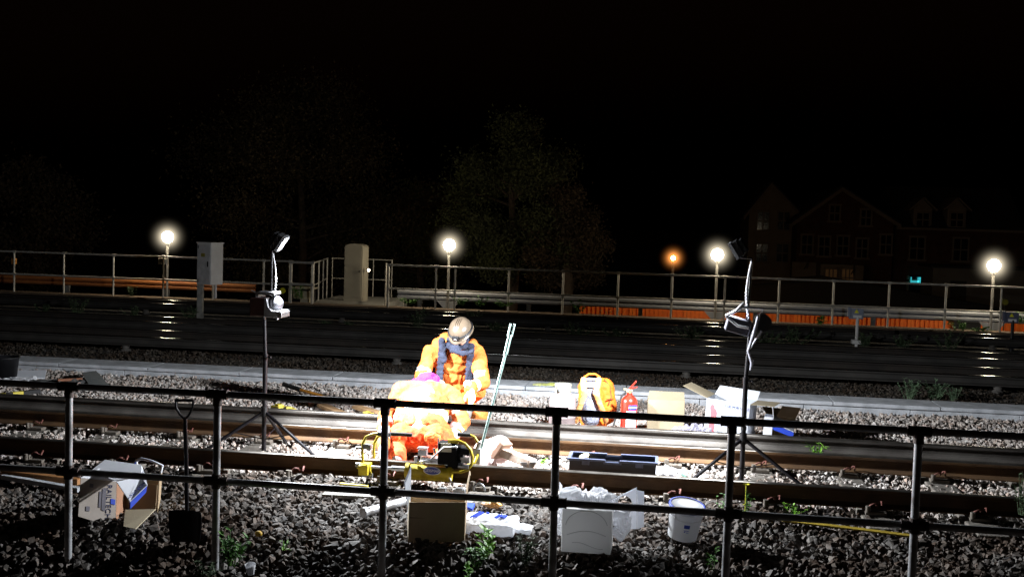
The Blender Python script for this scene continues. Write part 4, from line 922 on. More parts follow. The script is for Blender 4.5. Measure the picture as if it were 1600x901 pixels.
# printed plastic sack
p=G(770,812,.05); t=thing('plastic_sack','flat white plastic sack with blue printed lettering, right of the brown box','sack',tuple(p))
sc0=V(766,818,8.42); sc0.z=.075; RS=rotz(-.05)@rotx(.10)
organic('sack_film', lambda mb:(mb.box(sc0,(.40,.26,.085),RS), mb.box(sc0+Vector((.24,.02,-.02)),(.16,.16,.035),RS), mb.ball(sc0+Vector((-.02,0,.03)),(.16,.10,.03))), .010, BAG, t, 5, .016, 9)
for (dx,dy,w_,h_) in ((-.12,.02,.006,.14),(-.10,.02,.003,.13),(-.085,.02,.003,.12),(.05,.02,.010,.07),(.065,.02,.004,.09),(.10,.02,.035,.05),(-.035,.07,.02,.012)):
    b=MB(); b.box(sc0+RS@Vector((dx,dy,.062)),(w_,h_,.012),RS@rotz(-.35)); b.build('blue_print_line', BLUE, t)
b=MB(); b.prism([G(728,788,.07),G(742,790,.07),G(738,798,.07),G(727,794,.07)],(0,0,.02)); tag(b.build('blue_wrapper', BLUE, loc=G(735,792,.07)),'crumpled blue wrapper touching the brown box','wrapper')
p=G(768,788,.05); t=thing('orange_wrapper','small orange and clear wrapper on the ballast behind the printed sack','wrapper',tuple(p))
organic('film', lambda mb:(mb.ball(p,(.09,.04,.02)),mb.ball(p+Vector((.02,0,.02)),(.03,.03,.025))), .008, mat('orange_film',(.85,.40,.08),(.6,.4,.25),.4,0,20), t, 1, .02, 25)

# polystyrene block with bag on top
Yp=8.02; p=V(915,876,Yp); t=thing('polystyrene_box','grey white polystyrene box with rounded mould lines on its front','box',tuple(p))
wx=(V(955,840,Yp)-V(877,840,Yp)).x; zb=.02; zt=zb+.315; xc=(V(955,840,Yp).x+V(877,840,Yp).x)/2
b=MB(); b.box((xc,Yp+.15,(zb+zt)/2),(wx,.30,zt-zb)); b.build('block', POLY, t, .008)
gr=mat('mould_groove',(.55,.55,.55),None,.9)
b=MB(); b.tube([Vector((xc+.15*math.cos(a),Yp-.0015,(zb+zt)/2+.03+.12*math.sin(a))) for a in np.linspace(.2,PI-.1,20)],.0022,5); b.tube([Vector((xc-.14+.28*u,Yp-.0015,(zb+zt)/2-.03+.035*math.sin(u*3))) for u in np.linspace(0,1,12)],.002,5); b.tube([Vector((xc-.1+.22*u,Yp-.0015,(zb+zt)/2-.10+.02*math.sin(u*4+1))) for u in np.linspace(0,1,12)],.0018,5); b.build('mould_line', gr, t)
bt=Vector((xc,Yp+.2,zt)); t=thing('plastic_bag','crumpled clear white plastic bag draped over and beside the polystyrene box','bag',tuple(bt))
organic('film', lambda mb:(mb.ball(bt+Vector((-.05,.02,.03)),(.16,.13,.05)),mb.ball(bt+Vector((.09,.05,.03)),(.12,.12,.05)),mb.ball(bt+Vector((.235,.05,-.12)),(.07,.08,.13)),mb.ball(bt+Vector((-.20,.05,-.10)),(.05,.1,.14))), .011, BAG, t, 3, .035, 9, crumple=True)
# white card with round cut-out
Yw=8.75; t=thing('cutout_card','white card insert with a large round cut-out, left of the bucket','card',tuple(V(985,825,Yw)))
b=MB(); out=[(960,776),(995,761),(995,824),(986,826)]
poly=[V(960,778,Yw),V(995,761,Yw),V(995,826,Yw),V(984,826,Yw)]
arc=[V(977+12.5*math.cos(a)-1,790-16*math.sin(a)*1.0,Yw) for a in np.linspace(-1.1,PI*.95,14)]
b.prism(poly+arc,(0,.006,0)); b.build('card_front', WCT, t)
q4('card_side',(V(996,765,Yw+.002),V(1006,767,Yw+.12),V(1006,822,Yw+.12),V(996,826,Yw+.002)),WCT,t)
# tall white strip left of it (behind post)
b=MB(); b.panel(V(874,752,8.6),V(878,758,8.7),V(878,800,8.5),V(874,800,8.4),.004); tag(b.build('white_strip', WCARD, loc=V(874,800,8.5)),'narrow upright white card strip beside the fourth handrail post','card')

# bucket, leaning to us
Yb=8.62; c=V(1069,800,Yb); bb=V(1066,822,Yb); Rb=rotx(.17)@roty(.13)
bot=Vector((bb.x,Yb,.03)); t=thing('bucket','white plastic bucket with blue rim and blue printed mark, tilted on the ballast','bucket',tuple(bot))
hb=.255; rb=.112; rt=.132
b=MB(); b.lathe(bot,[(0,0),(rb-.005,0),(rb,.006),(rt-.003,hb-.04),(rt+.004,hb-.038),(rt+.004,hb-.03),(rt,hb-.028),(rt,hb)],36,rot=Rb); b.build('wall', WPLT, t)
b=MB(); b.lathe(bot,[(0,hb+.001),(rt-.012,hb+.001),(rt-.010,hb+.002)],36,rot=Rb); b.build('lid', WPLT, t)
b=MB(); b.lathe(bot,[(rt-.010,hb-.004),(rt-.008,hb+.006),(rt+.006,hb+.006),(rt+.010,hb-.002),(rt+.008,hb-.016),(rt+.001,hb-.018)],36,rot=Rb); b.build('rim', BLUE, t)
b=MB(); M_=MB(); wrapband(M_,Vector((0,0,0)),.1275,-1.62,-1.28,.120,.148); wrapband(M_,Vector((0,0,0)),.1255,-1.60,-1.30,.100,.104); wrapband(M_,Vector((0,0,0)),.1255,-1.58,-1.50,.088,.096);wrapband(M_,Vector((0,0,0)),.1255,-1.46,-1.30,.086,.09)
b.add([bot+Rb@Vector(v) for v in M_.v],M_.f); b.build('blue_mark', BLUE, t)
b=MB(); b.tube([bot+Rb@Vector((rt*1.02*math.cos(a),rt*1.02*math.sin(a)-.004,hb-.05-.03*math.sin(-a))) for a in np.linspace(-PI,0,16)],.0025,5); b.build('wire_bail', WPLAS, t)
# yellow strip
b=MB(); pts=[(1222,813),(1280,820),(1340,827),(1425,838)]; 
for u,v in zip(pts,pts[1:]):
    a,c=G(*u,.045),G(*v,.045); b.prism([a+Vector((0,.035,0)),a-Vector((0,.035,0)),c-Vector((0,.035,0)),c+Vector((0,.035,0))],(0,0,.012))
tag(b.build('yellow_strip', mat('dull_yellow_plastic',(.42,.30,.03),(.30,.21,.02),.6), loc=G(1320,825,.04)),'long flat yellow strip lying on the dark ballast to the right','strip')
# yellow lump and clip ring
p=G(404,833,.03); b=MB(); b.ball(p,(.03,.025,.022),8,6); tag(b.build('yellow_stone', mat('yellow_paint',(.55,.33,.02),None,.6), loc=p),'yellow painted stone on the ballast right of the second handrail post','stone')
p=GS(392,896); b=MB(); b.lathe(p,[(.022,0),(.036,.07),(.034,.07),(.02,.004),(0,.004)],14,rot=rotx(.2)); tag(b.build('plastic_cup', BAG, loc=p),'small clear plastic cup lying on the ballast at the bottom edge','cup')
b=MB(); b.tube([V(736,765,9.6)+Vector((.055*(math.cos(a)+1)*.9+.02,0,.055*math.sin(a)*1.1)) for a in np.linspace(0,PI,12)],.011,8); tag(b.build('steel_ring', STEEL, loc=V(750,765,9.6)),'half round steel hoop standing in front of the near rail','hoop')
for (x,y,lb) in ((692,768,'rusty bolt block in front of the rail behind the brown box'),(718,768,'wide flat rusty block in front of the rail beside the hoop')):
    p=V(x,y,9.5); b=MB(); b.box(p,(.10 if x>700 else .05,.06,.05)); b.box(p+Vector((0,-.01,.02)),(.06,.05,.04)); tag(b.build('steel_block', STEEL, loc=p, bevel=.004),lb,'block')

# ================================================================== WEEDS
def leafmesh(mb, base, d, L, wd, droop, mi=0):
    d=Vector(d).normalized(); s=d.cross(Vector((0,0,1))); s = s.normalized() if s.length>1e-3 else Vector((1,0,0))
    a=Vector(base); p1=a+d*L*.35; p2=a+d*L*.7-Vector((0,0,droop*L*.25)); p3=a+d*L-Vector((0,0,droop*L*.7)); up=Vector((0,0,.12*wd))
    mb.add([a,p1+s*wd-up*0,p1+up*-2,p1-s*wd,p2+s*wd*.7,p2-s*wd*.7,p3],[(0,1,2),(0,2,3),(1,4,6,2),(2,6,5,3)],mi)
def weed(label, p, h, spread, n, mat_, leaf=(.05,.012), stems=5, group=None, flower=False, name='weed', cat='weed'):
    p=Vector(p); R_=random.Random(hash((round(p.x*100),round(p.y*100)))&0xffff)
    b=MB()
    for s_ in range(stems):
        a=R_.uniform(0,2*PI); rr=spread*R_.uniform(.1,1); top=p+Vector((rr*math.cos(a),rr*math.sin(a)*.7,h*R_.uniform(.5,1)))
        st=p+Vector((rr*.3*math.cos(a),rr*.3*math.sin(a),-.02)); b.tube([st,st.lerp(top,.5)+Vector((0,0,h*.05)),top],[.003,.0025,.0015],4)
        for k in range(n//stems):
            u=R_.uniform(.15,1); q=st.lerp(top,u); aa=R_.uniform(0,2*PI)
            leafmesh(b,q,(math.cos(aa),math.sin(aa),R_.uniform(.1,1.2)),leaf[0]*R_.uniform(.6,1.2),leaf[1]*R_.uniform(.7,1.2),R_.uniform(0,.8))
    if flower:
        t=thing(name,label,cat,tuple(p),group); b.build('leaves', mat_, t)
        f=MB(); top=p+Vector((.0,0,h*1.0)); f.tube([p,top],.003,5)
        for (fp,r_) in ((top,.035),(top-Vector((.01,0,.16)),.016)):
            for k in range(6):
                a=k*PI/3; leafmesh(f,fp,(math.cos(a),math.sin(a)*.7,.5),r_,r_*.45,.3)
        f.build('flower', FLOW, t); return t
    return tag(b.build(name, mat_, loc=p),label,cat,group)
weed('leafy green weed at the foot of the second handrail post', GS(362,878), .26, .13, 150, LEAFG, (.06,.013), 9)
weed('dark low weed at the bottom edge left of the second post', GS(322,897), .10, .12, 70, LEAFS, (.045,.012), 7)
weed('bright green broad leaved weed below the printed sack', GS(762,868), .24, .10, 46, LEAFB, (.085,.020), 7)
weed('low spreading weed left of the bright weed', GS(745,880), .12, .10, 60, LEAFG, (.05,.014), 7)
weed('dark bushy weed between bright weed and polystyrene box', GS(820,878), .22, .11, 170, LEAFS, (.045,.008), 10)
weed('small bright weed at the bottom edge under the brown box', GS(735,899), .08, .07, 30, LEAFB, (.05,.014), 4)
weed('yellow flowered weed standing just right of the fifth handrail post', V(1164,800,9.2)*1.0, .22, .08, 30, LEAFG, (.04,.012), 4, flower=True)
weed('small pale weed just left of the fifth handrail post', G(1128,797,.03), .14, .06, 26, LEAFG, (.04,.012), 4)
weed('low green weed growing along the foot of the near rail on the right', G(1240,800,.02), .06, .14, 60, LEAFB, (.03,.012), 8)
weed('tiny green sprout in the ballast right of the yellow stone', GS(443,855), .06, .03, 10, LEAFB, (.04,.010), 3)
weed('thin weed at the bottom edge left of the fifth post', GS(1115,885), .16, .06, 34, LEAFG, (.05,.010), 5)
weed('bright grass tuft on the conductor rail foot to the right', V(1276,711,11.6), .13, .09, 26, LEAFB, (.09,.009), 5)
weed('small weed by the rail between sack and toolbox', G(848,723,.05), .05, .06, 20, LEAFB, (.035,.012), 4)
weed('small weed under the backpack', G(913,660,.04), .06, .07, 20, LEAFG, (.035,.012), 4)
weed('dark green plant at the right edge by the near rail', V(1596,800,9.6), .35, .10, 160, LEAFS, (.04,.010), 9)
for i,(x,y,h,s,n) in enumerate(((1420,622,.30,.22,260),(1460,622,.26,.28,300),(1490,624,.22,.12,120))):
    weed(['tall spiky shrub behind the trough, left part of the clump','broad leafy shrub behind the trough in the middle of the clump','small shrub behind the trough at the right end of the clump'][i], G(x,y,.0), h, s, n, mat('pale_shrub_leaf',(.20,.30,.17),(.10,.16,.09),.7,0,8), (.06,.012), 14, name='shrub', cat='shrub')
FW=[(68,484,.25,.25),(120,486,.42,.42),(205,490,.3,.3),(296,492,.3,.3),(205,457,.3,.25),(507,504,.15,.15),(541,506,.15,.15),(652,505,.45,.28),(742,503,.45,.25),(775,510,.2,.3),(900,520,.3,.4),(965,522,.25,.4),(1082,524,.3,.6),(1195,534,.3,.6),(1240,532,.45,.6),(1352,535,.3,.3),(1410,536,.25,.35),(1480,540,.45,.4)]
for (x,y,h,s) in FW:
    weed('dim low bush growing between the dark tracks', G(x,y+6,.0), h, s, int(220*s/.3*.8), LEAFS, (.075,.022), 12, 'dim bushes among the far tracks', name='bush', cat='bush')
for (x,y,h,s) in ((470,466,.35,.35),(720,476,.22,.3),(750,478,.3,.35),(785,479,.18,.35),(905,488,.3,.3),(1280,507,.25,.2),(1500,516,.25,.3),(1530,518,.12,.35),(1595,505,.3,.3),(640,474,.15,.3)):
    weed('low weed growing along the platform edge under the railing', V(x,y,29.15), h, s, 90, LEAFG, (.09,.03), 9, 'weeds along the platform edge', name='weed')

# ================================================================== FAR PLATFORM
YP=29.35
def railing(label, pxs, Y=YP, z0=-.02, top=1.12, mid=.50, ends=(0,0), r=.024):
    X_=[V(x,440,Y).x for x in pxs]; t=thing('platform_railing',label,'railing',(X_[0],Y,0))
    for zz in (top,mid):
        b=MB(); b.cyl((X_[0]-ends[0],Y,zz),(X_[-1]+ends[1],Y,zz),r,seg=10); b.build('rail', FGALV, t)
    for x in X_:
        b=MB(); b.cyl((x,Y,z0),(x,Y,top+.03),r*1.12,seg=10); b.cyl((x-.05,Y,top),(x+.05,Y,top),r*1.4,seg=10); b.cyl((x-.05,Y,mid),(x+.05,Y,mid),r*1.4,seg=10); b.build('post', FGALV, t)
    return t
dxl=77.6
railing('left platform railing of grey tubes, from the frame edge to the gate', [-134,-56,22,99.6,177,255,333,412,453], ends=(2,0))
railing('right platform railing of grey tubes, passing four lit lamps', [607,681,711,795,880,966,1050,1133,1218,1303,1390,1479,1566,1655,1750], ends=(0,2))
railing('short bright railing panel left of the tall cabinet', [454.5,488], top=1.10, mid=.52, r=.032)
def backrail(label,pts,r=.018,name='side_railing'):
    t=thing(name,label,'railing',(pts[0][0],pts[0][1],0))
    for a,b_ in zip(pts,pts[1:]):
        for zz in (1.1,.5): q=MB(); q.cyl(Vector((a[0],a[1],zz)),Vector((b_[0],b_[1],zz)),r,seg=8); q.build('rail', FGALV, t)
    for a in pts: q=MB(); q.cyl(Vector((a[0],a[1],-.8)),Vector((a[0],a[1],1.12)),r,seg=8); q.build('post', FGALV, t)
backrail('thin side railing running back left of the tall cabinet',[(V(490,440,29.5).x,29.5),(V(498,440,30.6).x,30.6),(V(505,440,31.8).x,31.8),(V(511,440,33).x,33)])
backrail('faint back railing behind the tall cabinet',[(V(519,440,33.2).x,33.2),(V(583,440,33.2).x,33.2),(V(612,440,33.2).x,33.2)],.014)
backrail('narrow end frame at the start of the right railing',[(V(602.5,440,29.7).x,29.7),(V(603,440,30.6).x,30.6)],.02)
s_=MB(); s_.box(((V(500,470,31).x+V(612,470,31).x)/2,31.3,-.38),(V(612,470,31).x-V(500,470,31).x,3.2,.78)); struct(s_.build('platform_slab', mat('slab_concrete',(.34,.33,.30),(.25,.24,.22),.9,0,3)))
# crash beam behind the railing
def beam(label,pxa,pxb,za,zb,Y,m,brs):
    xa,xb=V(pxa,440,Y).x,V(pxb,440,Y).x; t=thing('barrier_beam',label,'barrier beam',(xa,Y,za))
    b=MB(); h=zb-za; pr=[(0,0),(-.05,h*.15),(-.05,h*.35),(0,h*.5),(-.05,h*.65),(-.05,h*.85),(0,h)]
    pp=[(Y+a,za+c) for a,c in pr]+[(Y+.03+a,za+c) for a,c in pr[::-1]]
    b.prism([(xa,a,c) for a,c in pp],(xb-xa,0,0)); b.build('corrugated_beam', m, t)
    x=xa+.6
    while x<xb:
        q=MB(); q.box((x,Y+.10,-.4+.5*za),(.11,.12,.9+za)); q.build('support_post', CONCB, t); x+=3.0
    for px in brs:
        xx=V(px,440,Y).x; q=MB(); q.prism([(xx-.32,Y-.06,za),(xx+.32,Y-.06,za),(xx,Y-.06,za-.34)],(0,.02,0)); q.build('lamp_bracket', m, t)
    return t
YBm=30.35
beam('orange lit barrier beam behind the left railing',-80,400,.17,.40,YBm,mat('sodium_tinted_beam',(.42,.15,.04),(.28,.09,.025),.8,0,1.5),[])  # orange sodium light is put into the beam colour
beam('grey white barrier beam behind the right railing',622,1700,.16,.42,YBm,mat('galvanised_beam',(.42,.43,.46),(.30,.31,.34),.6,.2,.9),[702,1121,1553])
# end of beam: white upright
q=MB(); q.box((V(627,460,YBm).x,YBm,.0),(.16,.10,.50)); tag(q.build('beam_end_post', FGALV, loc=(V(627,460,YBm).x,YBm,0)),'pale upright at the left end of the grey barrier beam','post')

# lamps, each in an emissive ball that adds its bloom as a halo
HALO = bpy.data.materials.new('glow_halo'); HALO.use_nodes=True; _N=HALO.node_tree.nodes; _L=HALO.node_tree.links; _N.remove(_N['Principled BSDF'])
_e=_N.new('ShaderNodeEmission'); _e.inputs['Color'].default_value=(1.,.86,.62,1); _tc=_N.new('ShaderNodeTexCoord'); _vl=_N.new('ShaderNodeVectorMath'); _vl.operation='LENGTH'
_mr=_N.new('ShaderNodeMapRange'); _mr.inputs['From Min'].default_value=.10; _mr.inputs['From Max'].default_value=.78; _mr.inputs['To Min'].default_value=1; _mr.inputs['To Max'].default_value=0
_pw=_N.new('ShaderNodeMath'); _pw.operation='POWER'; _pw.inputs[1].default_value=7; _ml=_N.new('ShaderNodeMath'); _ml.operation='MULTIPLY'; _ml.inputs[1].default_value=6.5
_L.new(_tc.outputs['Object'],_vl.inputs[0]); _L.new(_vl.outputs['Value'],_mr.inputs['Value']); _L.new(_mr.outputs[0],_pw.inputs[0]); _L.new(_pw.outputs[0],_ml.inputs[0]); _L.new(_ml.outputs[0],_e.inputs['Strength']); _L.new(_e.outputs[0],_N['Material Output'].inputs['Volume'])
YL=29.95
LP=[(262,370,'leftmost of the four lit white globe lamps, left of the grey cabinet'),(702,383,'lit white globe lamp directly above the workers'),(1121,398,'lit white globe lamp just left of the right work light'),(1553,415,'rightmost lit white globe lamp, before the houses')]
for (x,y,lb) in LP:
    c=V(x,y,YL); t=thing('lamp_post',lb,'lamp',(c.x,c.y,0))
    b=MB(); b.cyl((c.x,c.y,-.10),(c.x,c.y,c.z-.14),.034,seg=12); b.cyl((c.x,c.y,c.z-.2),(c.x,c.y,c.z-.12),.06,.08,12); b.build('pole', FGALV, t)
    b=MB(); b.ball(c,.155,24,16); b.build('globe', GLOBE, t); b=MB(); b.ball((0,0,0),.78,24,16); o=b.build('glow_halo', HALO, loc=(0,0,0)); o.parent=t; o.location=c-Vector((c.x,c.y,0))
for k,(x,lb) in enumerate(((262,'pale fitting box on the left railing beside the leftmost lamp'),(22,'orange lit fitting box on the first left railing post'))):
    c=V(x if k else 255,408,YP+.08); b=MB(); b.box(c,(.12 if k else .26,.08,.16)); b.box(c+Vector((0,-.045,0)),(.08,.01,.1)); tag(b.build('junction_box', mat('orange_tinted_box',(.6,.25,.05),None,.7) if k else FGALV, loc=c, bevel=.01),lb,'junction box')  # box on the first post: orange lamp light put into its colour
# sodium street lamp beyond
c=V(1052,403,42); t=thing('street_lamp','small orange street lamp burning far behind the railing','lamp',(c.x,42,-1.6))
b=MB(); b.cyl((c.x,42,-1.9),(c.x,42,c.z-.08),.05,seg=10); b.build('pole', FGALV, t); b=MB(); b.ball(c,.075,16,10); b.build('lantern', SODI, t); b=MB(); b.ball((0,0,0),.60,24,16); M2=HALO.copy(); M2.name='orange_glow_halo'; [n for n in M2.node_tree.nodes if n.type=='EMISSION'][0].inputs['Color'].default_value=(1,.33,.07,1); o=b.build('glow_halo', M2, loc=(0,0,0)); o.parent=t; o.location=c-Vector(t.location)  # orange emissive ball adds this lamp's halo

# grey cabinet on a post
cb=G(313,494,.0); Y1=cb.y; R1=rotz(math.radians(65)); top=V(328,380,Y1).z; c=V(328,412,Y1)
t=thing('equipment_cabinet','pale grey equipment cabinet mounted on a post beside the leftmost lamp','cabinet',(c.x,Y1,0))
b=MB(); b.box((c.x,Y1,c.z),(.36,.46,.93),R1); b.build('cabinet_body', CABG, t, .01)
b=MB(); b.box((c.x,Y1,c.z+.475),(.39,.49,.03),R1); b.build('cabinet_roof', CABG, t, .006)
px_=V(313,470,Y1).x; b=MB(); b.box((px_,Y1,.33),(.13,.10,.90)); b.build('cabinet_post', CONCB, t, .005)
b=MB(); b.cyl((V(334,460,Y1).x,Y1+.1,.42),(V(334,460,Y1).x,Y1+.1,.8),.03,seg=8); b.build('conduit', CABG, t)
b=MB(); b.box(Vector((c.x,Y1,c.z))+R1@Vector((-.19,-.14,0)),(.02,.02,.12),R1); b.build('door_handle', BLKM, t)
for zz in (-.38,.38): b=MB(); b.box(Vector((c.x,Y1,c.z+zz))+R1@Vector((-.186,.17,0)),(.014,.03,.07),R1); b.build('hinge', STEEL, t)
b=MB(); b.box(Vector((c.x,Y1,c.z))+R1@Vector((-.183,0,0)),(.008,.41,.86),R1); b.build('cabinet_door', mat('grey_door_paint',(.74,.72,.72),(.55,.54,.53),.6,0,6,.1,30), t, .003)
b=MB(); b.box(Vector((c.x,Y1,c.z+.2))+R1@Vector((-.189,.02,0)),(.004,.12,.08),R1); b.build('warning_label', mat('dull_yellow_label',(.4,.33,.06),None,.6), t)
# tall beige cabinet
Y2=31.0; x0,x1=V(541,430,Y2).x,V(570,430,Y2).x; t=thing('relay_cabinet','tall beige cabinet with curved top standing on the platform slab','cabinet',((x0+x1)/2,Y2,0))
z1=V(555,386,Y2).z; R2=rotz(math.radians(-7)); cc2=Vector(((x0+x1)/2+.02,Y2,0))
arc=[(-.27,0.01),(.27,.01),(.27,z1)]+[(.27*math.cos(a),z1+.10*math.sin(a)) for a in np.linspace(0,PI,12)[1:-1]]+[(-.27,z1)]
b=MB(); b.prism([cc2+R2@Vector((a,-.22,c)) for a,c in arc],R2@Vector((0,.44,0))); b.build('cabinet_body', CABB, t, .006)
b=MB(); b.box(cc2+R2@Vector((0,-.226,z1/2+.05)),(.47,.012,z1-.15),R2); b.build('cabinet_door', CABB, t, .004)
b=MB(); b.cyl(cc2+R2@Vector((.19,-.235,.85)),cc2+R2@Vector((.19,-.25,.85)),.02,seg=8); b.build('door_handle', BLKM, t)
c=V(576,422,30.8); t=thing('bulkhead_lamp','tiny lit bulkhead lamp on the right side of the tall cabinet','lamp',tuple(c))
b=MB(); b.ball(c,.045,12,8); b.build('bulb', BULK, t); b=MB(); b.cyl(c+Vector((-.06,.02,0)),c+Vector((-.03,.02,0)),.05,seg=12); b.build('bracket', BLKM, t)
# storage bin behind short panel
Y3=29.9; t=thing('grit_bin','cream storage bin with two recessed panels behind the short bright railing','bin',(V(472,460,Y3).x,Y3,0))
a,c=V(457,444,Y3),V(487,470,Y3); b=MB(); b.box(((a.x+c.x)/2,Y3+.2,.12),(c.x-a.x,.4,.42)); b.build('bin_body', BLKM, t, .01)
b=MB(); b.box(((a.x+c.x)/2,Y3+.19,.375),(c.x-a.x+.06,.48,.05)); b.build('bin_lid', mat('cream_plastic',(.50,.47,.36),(.4,.37,.28),.6), t, .008)
for px in (465,479): b=MB(); b.box((V(px,460,Y3).x,Y3-.02,.20),(.21,.05,.22)); b.build('bin_panel', mat('cream_plastic',(.5,.5,.4)), t, .01)
b=MB(); b.box((V(479,466,Y3).x,Y3-.10,.04),(.26,.10,.16)); b.build('bin_foot', mat('cream_plastic',(.5,.5,.4)), t, .01)
# yellow disc sign
c=V(441.5,454,29.1); t=thing('disc_sign','small round yellow sign right of the left work light','sign',tuple(c))
b=MB(); b.cyl(c,c+Vector((0,.012,0)),.078,seg=28); b.build('sign_disc', mat('fluorescent_yellow',(.85,.80,.03),None,.5), t); b=MB(); b.cyl(c+Vector((0,.03,0)),Vector((c.x,c.y+.03,-.05)),.012,seg=8); b.build('sign_post', BLKM, t)

# small post signs between the tracks
for (x,yb,y0,lb,dark) in ((1338,538,490,'small grey sign plate with yellow mark on a post among the far tracks',0),(1580,545,496,'dark sign plate with yellow mark on a post near the right edge',1)):
    g0=G(x,yb,0); c=V(x,y0,g0.y); t=thing('sign_post',lb,'sign',(g0.x,g0.y,0))
    b=MB(); b.cyl((g0.x,g0.y,-.05),(g0.x,g0.y,c.z-.05),.035,seg=10); b.box((g0.x,g0.y,.06),(.2,.2,.08)); b.build('post', CABG if not dark else BLKM, t)
    b=MB(); b.box(c,(.29,.05,.22)); b.box(c+Vector((-.15,.0,.03)),(.06,.10,.2)); b.build('sign_plate', mat('blue_grey_sign',(.25,.28,.36) if not dark else (.12,.13,.2),None,.6) if not dark else mat('dark_sign',(.10,.11,.17),None,.6), t, .006)
    b=MB(); b.prism([c+Vector((.055*math.cos(a),-.028,.045+.055*math.sin(a))) for a in (PI/2,PI/2+2.09,PI/2+4.19)],(0,-.003,0)); b.build('warning_triangle', mat('fluorescent_yellow',(.8,.7,.05)), t)
    b=MB(); b.box(c+Vector((.02,-.027,-.055)),(.17,.004,.055)); b.build('white_panel', CABG, t)
c=V(1511,448,28.9)
c=V(1571,472,29.3); t=thing('disc_sign','dim round yellow sign on the right railing near the right edge','sign',tuple(c)); b=MB(); b.cyl(c,c+Vector((0,.012,0)),.07,seg=20); b.build('sign_disc', mat('dim_yellow',(.25,.22,.02),None,.5), t)
b=MB(); b.cyl(c+Vector((0,.03,.08)),c+Vector((0,.03,-.7)),.012,seg=8); b.build('sign_post', BLKM, t)

# orange plastic barriers behind the beam
YO=32.6; x0=V(905,480,YO).x; x1=V(1700,480,YO).x; nb=9; wdt=(x1-x0)/nb
t=None
for i in range(nb):
    xa=x0+i*wdt
    if i==6: gap=.9
    b=MB(); T=thing('road_barrier','orange ribbed plastic road barrier standing beyond the platform railing','barrier',(xa,YO,-.85),'orange road barriers')
    zt=.24; zb=-.85
    b.box((xa+wdt/2,YO,zt-.04),(wdt-.01,.07,.09)); b.box((xa+wdt/2,YO,zb+.12),(wdt-.01,.07,.12)); b.box((xa+.045,YO,(zt+zb)/2),(.08,.07,zt-zb)); b.box((xa+wdt-.045,YO,(zt+zb)/2),(.08,.07,zt-zb))
    k=xa+.16
    while k<xa+wdt-.16: b.box((k,YO,(zt+zb)/2),(.07,.04,zt-zb-.1)); k+=.125
    b.build('barrier_frame', BARR, T)
    b=MB(); b.box((xa+wdt/2,YO+.025,(zt+zb)/2),(wdt-.012,.012,zt-zb-.1)); b.build('barrier_web', mat('orange_web',(.80,.15,.009),(.65,.12,.007),.7), T)
    b=MB(); b.box((xa+.15,YO,zb+.02),(.12,.5,.08)); b.build('barrier_foot', RUB, T)
# black box added to stand for a dark gate opening in barriers
c=V(1511,505,32.3); b=MB(); b.box((c.x,32.3,-.3),(.7,.10,1.0)); b.box((c.x,32.24,.0),(.5,.02,.05)); tag(b.build('gate_opening_box', BLK, loc=(c.x,32.7,-.8), bevel=.01),'dark box standing for a gate opening before the orange barriers near the right edge','box')
# leafy bushes between barriers and beam
for (x,y,h,s) in ((925,500,.9,.8),(980,505,.8,.7),(1075,510,.7,.7),(1110,505,.6,.5)):
    weed('dim straggly bush growing in front of the orange barriers', (V(x,y,31.9).x,31.9,-.85), h, s, 300, LEAFS, (.10,.02), 16, 'bushes before the orange barriers', name='bush', cat='bush')

# ------------------------------------------------------------------ trees
def tree(label, x, y, zb, h, rad, n, seed, ls=.16, z0f=.18, lm=None):
    R_=np.random.default_rng(seed); t=thing('tree',label,'tree',(x,y,zb),None)
    b=MB(); b.tube([(x,y,zb-.2),(x+.1,y,zb+h*.3),(x-.1,y,zb+h*.6),(x,y,zb+h*.92)],[.22,.17,.10,.03],8)
    tips=[]
    for k in range(26):
        a=R_.uniform(0,2*PI); u=R_.uniform(.22,.95); wv=math.sin(PI*min(1,max(.05,(u-.08)/.92))**.8)
        L_=rad*wv*R_.uniform(.6,1.15); p0=Vector((x,y,zb+h*u*.85)); p1=p0+Vector((L_*math.cos(a),L_*math.sin(a),h*.10*R_.uniform(.2,1.3)))
        b.tube([p0,p0.lerp(p1,.5)+Vector((0,0,.1)),p1],[.06,.04,.015],5); tips += [p0.lerp(p1,q) for q in (.45,.7,.9,1.05)]
    b.build('trunk', BARK, t)
    cen=np.array([tuple(p) for p in tips]); m=len(cen); idx=R_.integers(0,m,n)
    P=cen[idx]+R_.normal(size=(n,3))*np.array([.34,.34,.30])*(rad/2.6)
    d=R_.normal(size=(n,3)); d/=np.linalg.norm(d,axis=1)[:,None]; e=np.cross(d,R_.normal(size=(n,3))); e/=np.linalg.norm(e,axis=1)[:,None]
    s=ls*R_.uniform(.6,1.3,n)[:,None]
    Vv=np.stack([P-d*s*.5,P+e*s*.25,P+d*s*.5,P-e*s*.25],1).reshape(-1,3)-np.array([x,y,zb])
    me=bpy.data.meshes.new('crown'); me.vertices.add(len(Vv)); me.vertices.foreach_set('co',Vv.astype(np.float32).ravel())
    me.loops.add(n*4); me.loops.foreach_set('vertex_index',np.arange(n*4,dtype=np.int32)); me.polygons.add(n); me.polygons.foreach_set('loop_start',np.arange(0,n*4,4,dtype=np.int32))
    me.materials.append(lm or LEAFD); me.update(calc_edges=True); o=bpy.data.objects.new('crown',me); COL.objects.link(o); o.parent=t; o['_o']=tuple(t['_o'])
AUT=mat('autumn_foliage',(.06,.036,.015),(.03,.02,.009),.8,0,.8)
AUT2=mat('olive_brown_foliage',(.07,.05,.02),(.035,.026,.01),.8,0,.8)
def TX(px,Y): return V(px,400,Y).x
tree('faint tall tree at the far left edge of the picture', TX(55,42), 42, -2, 6.5, 2.6, 16000, 1, lm=AUT)
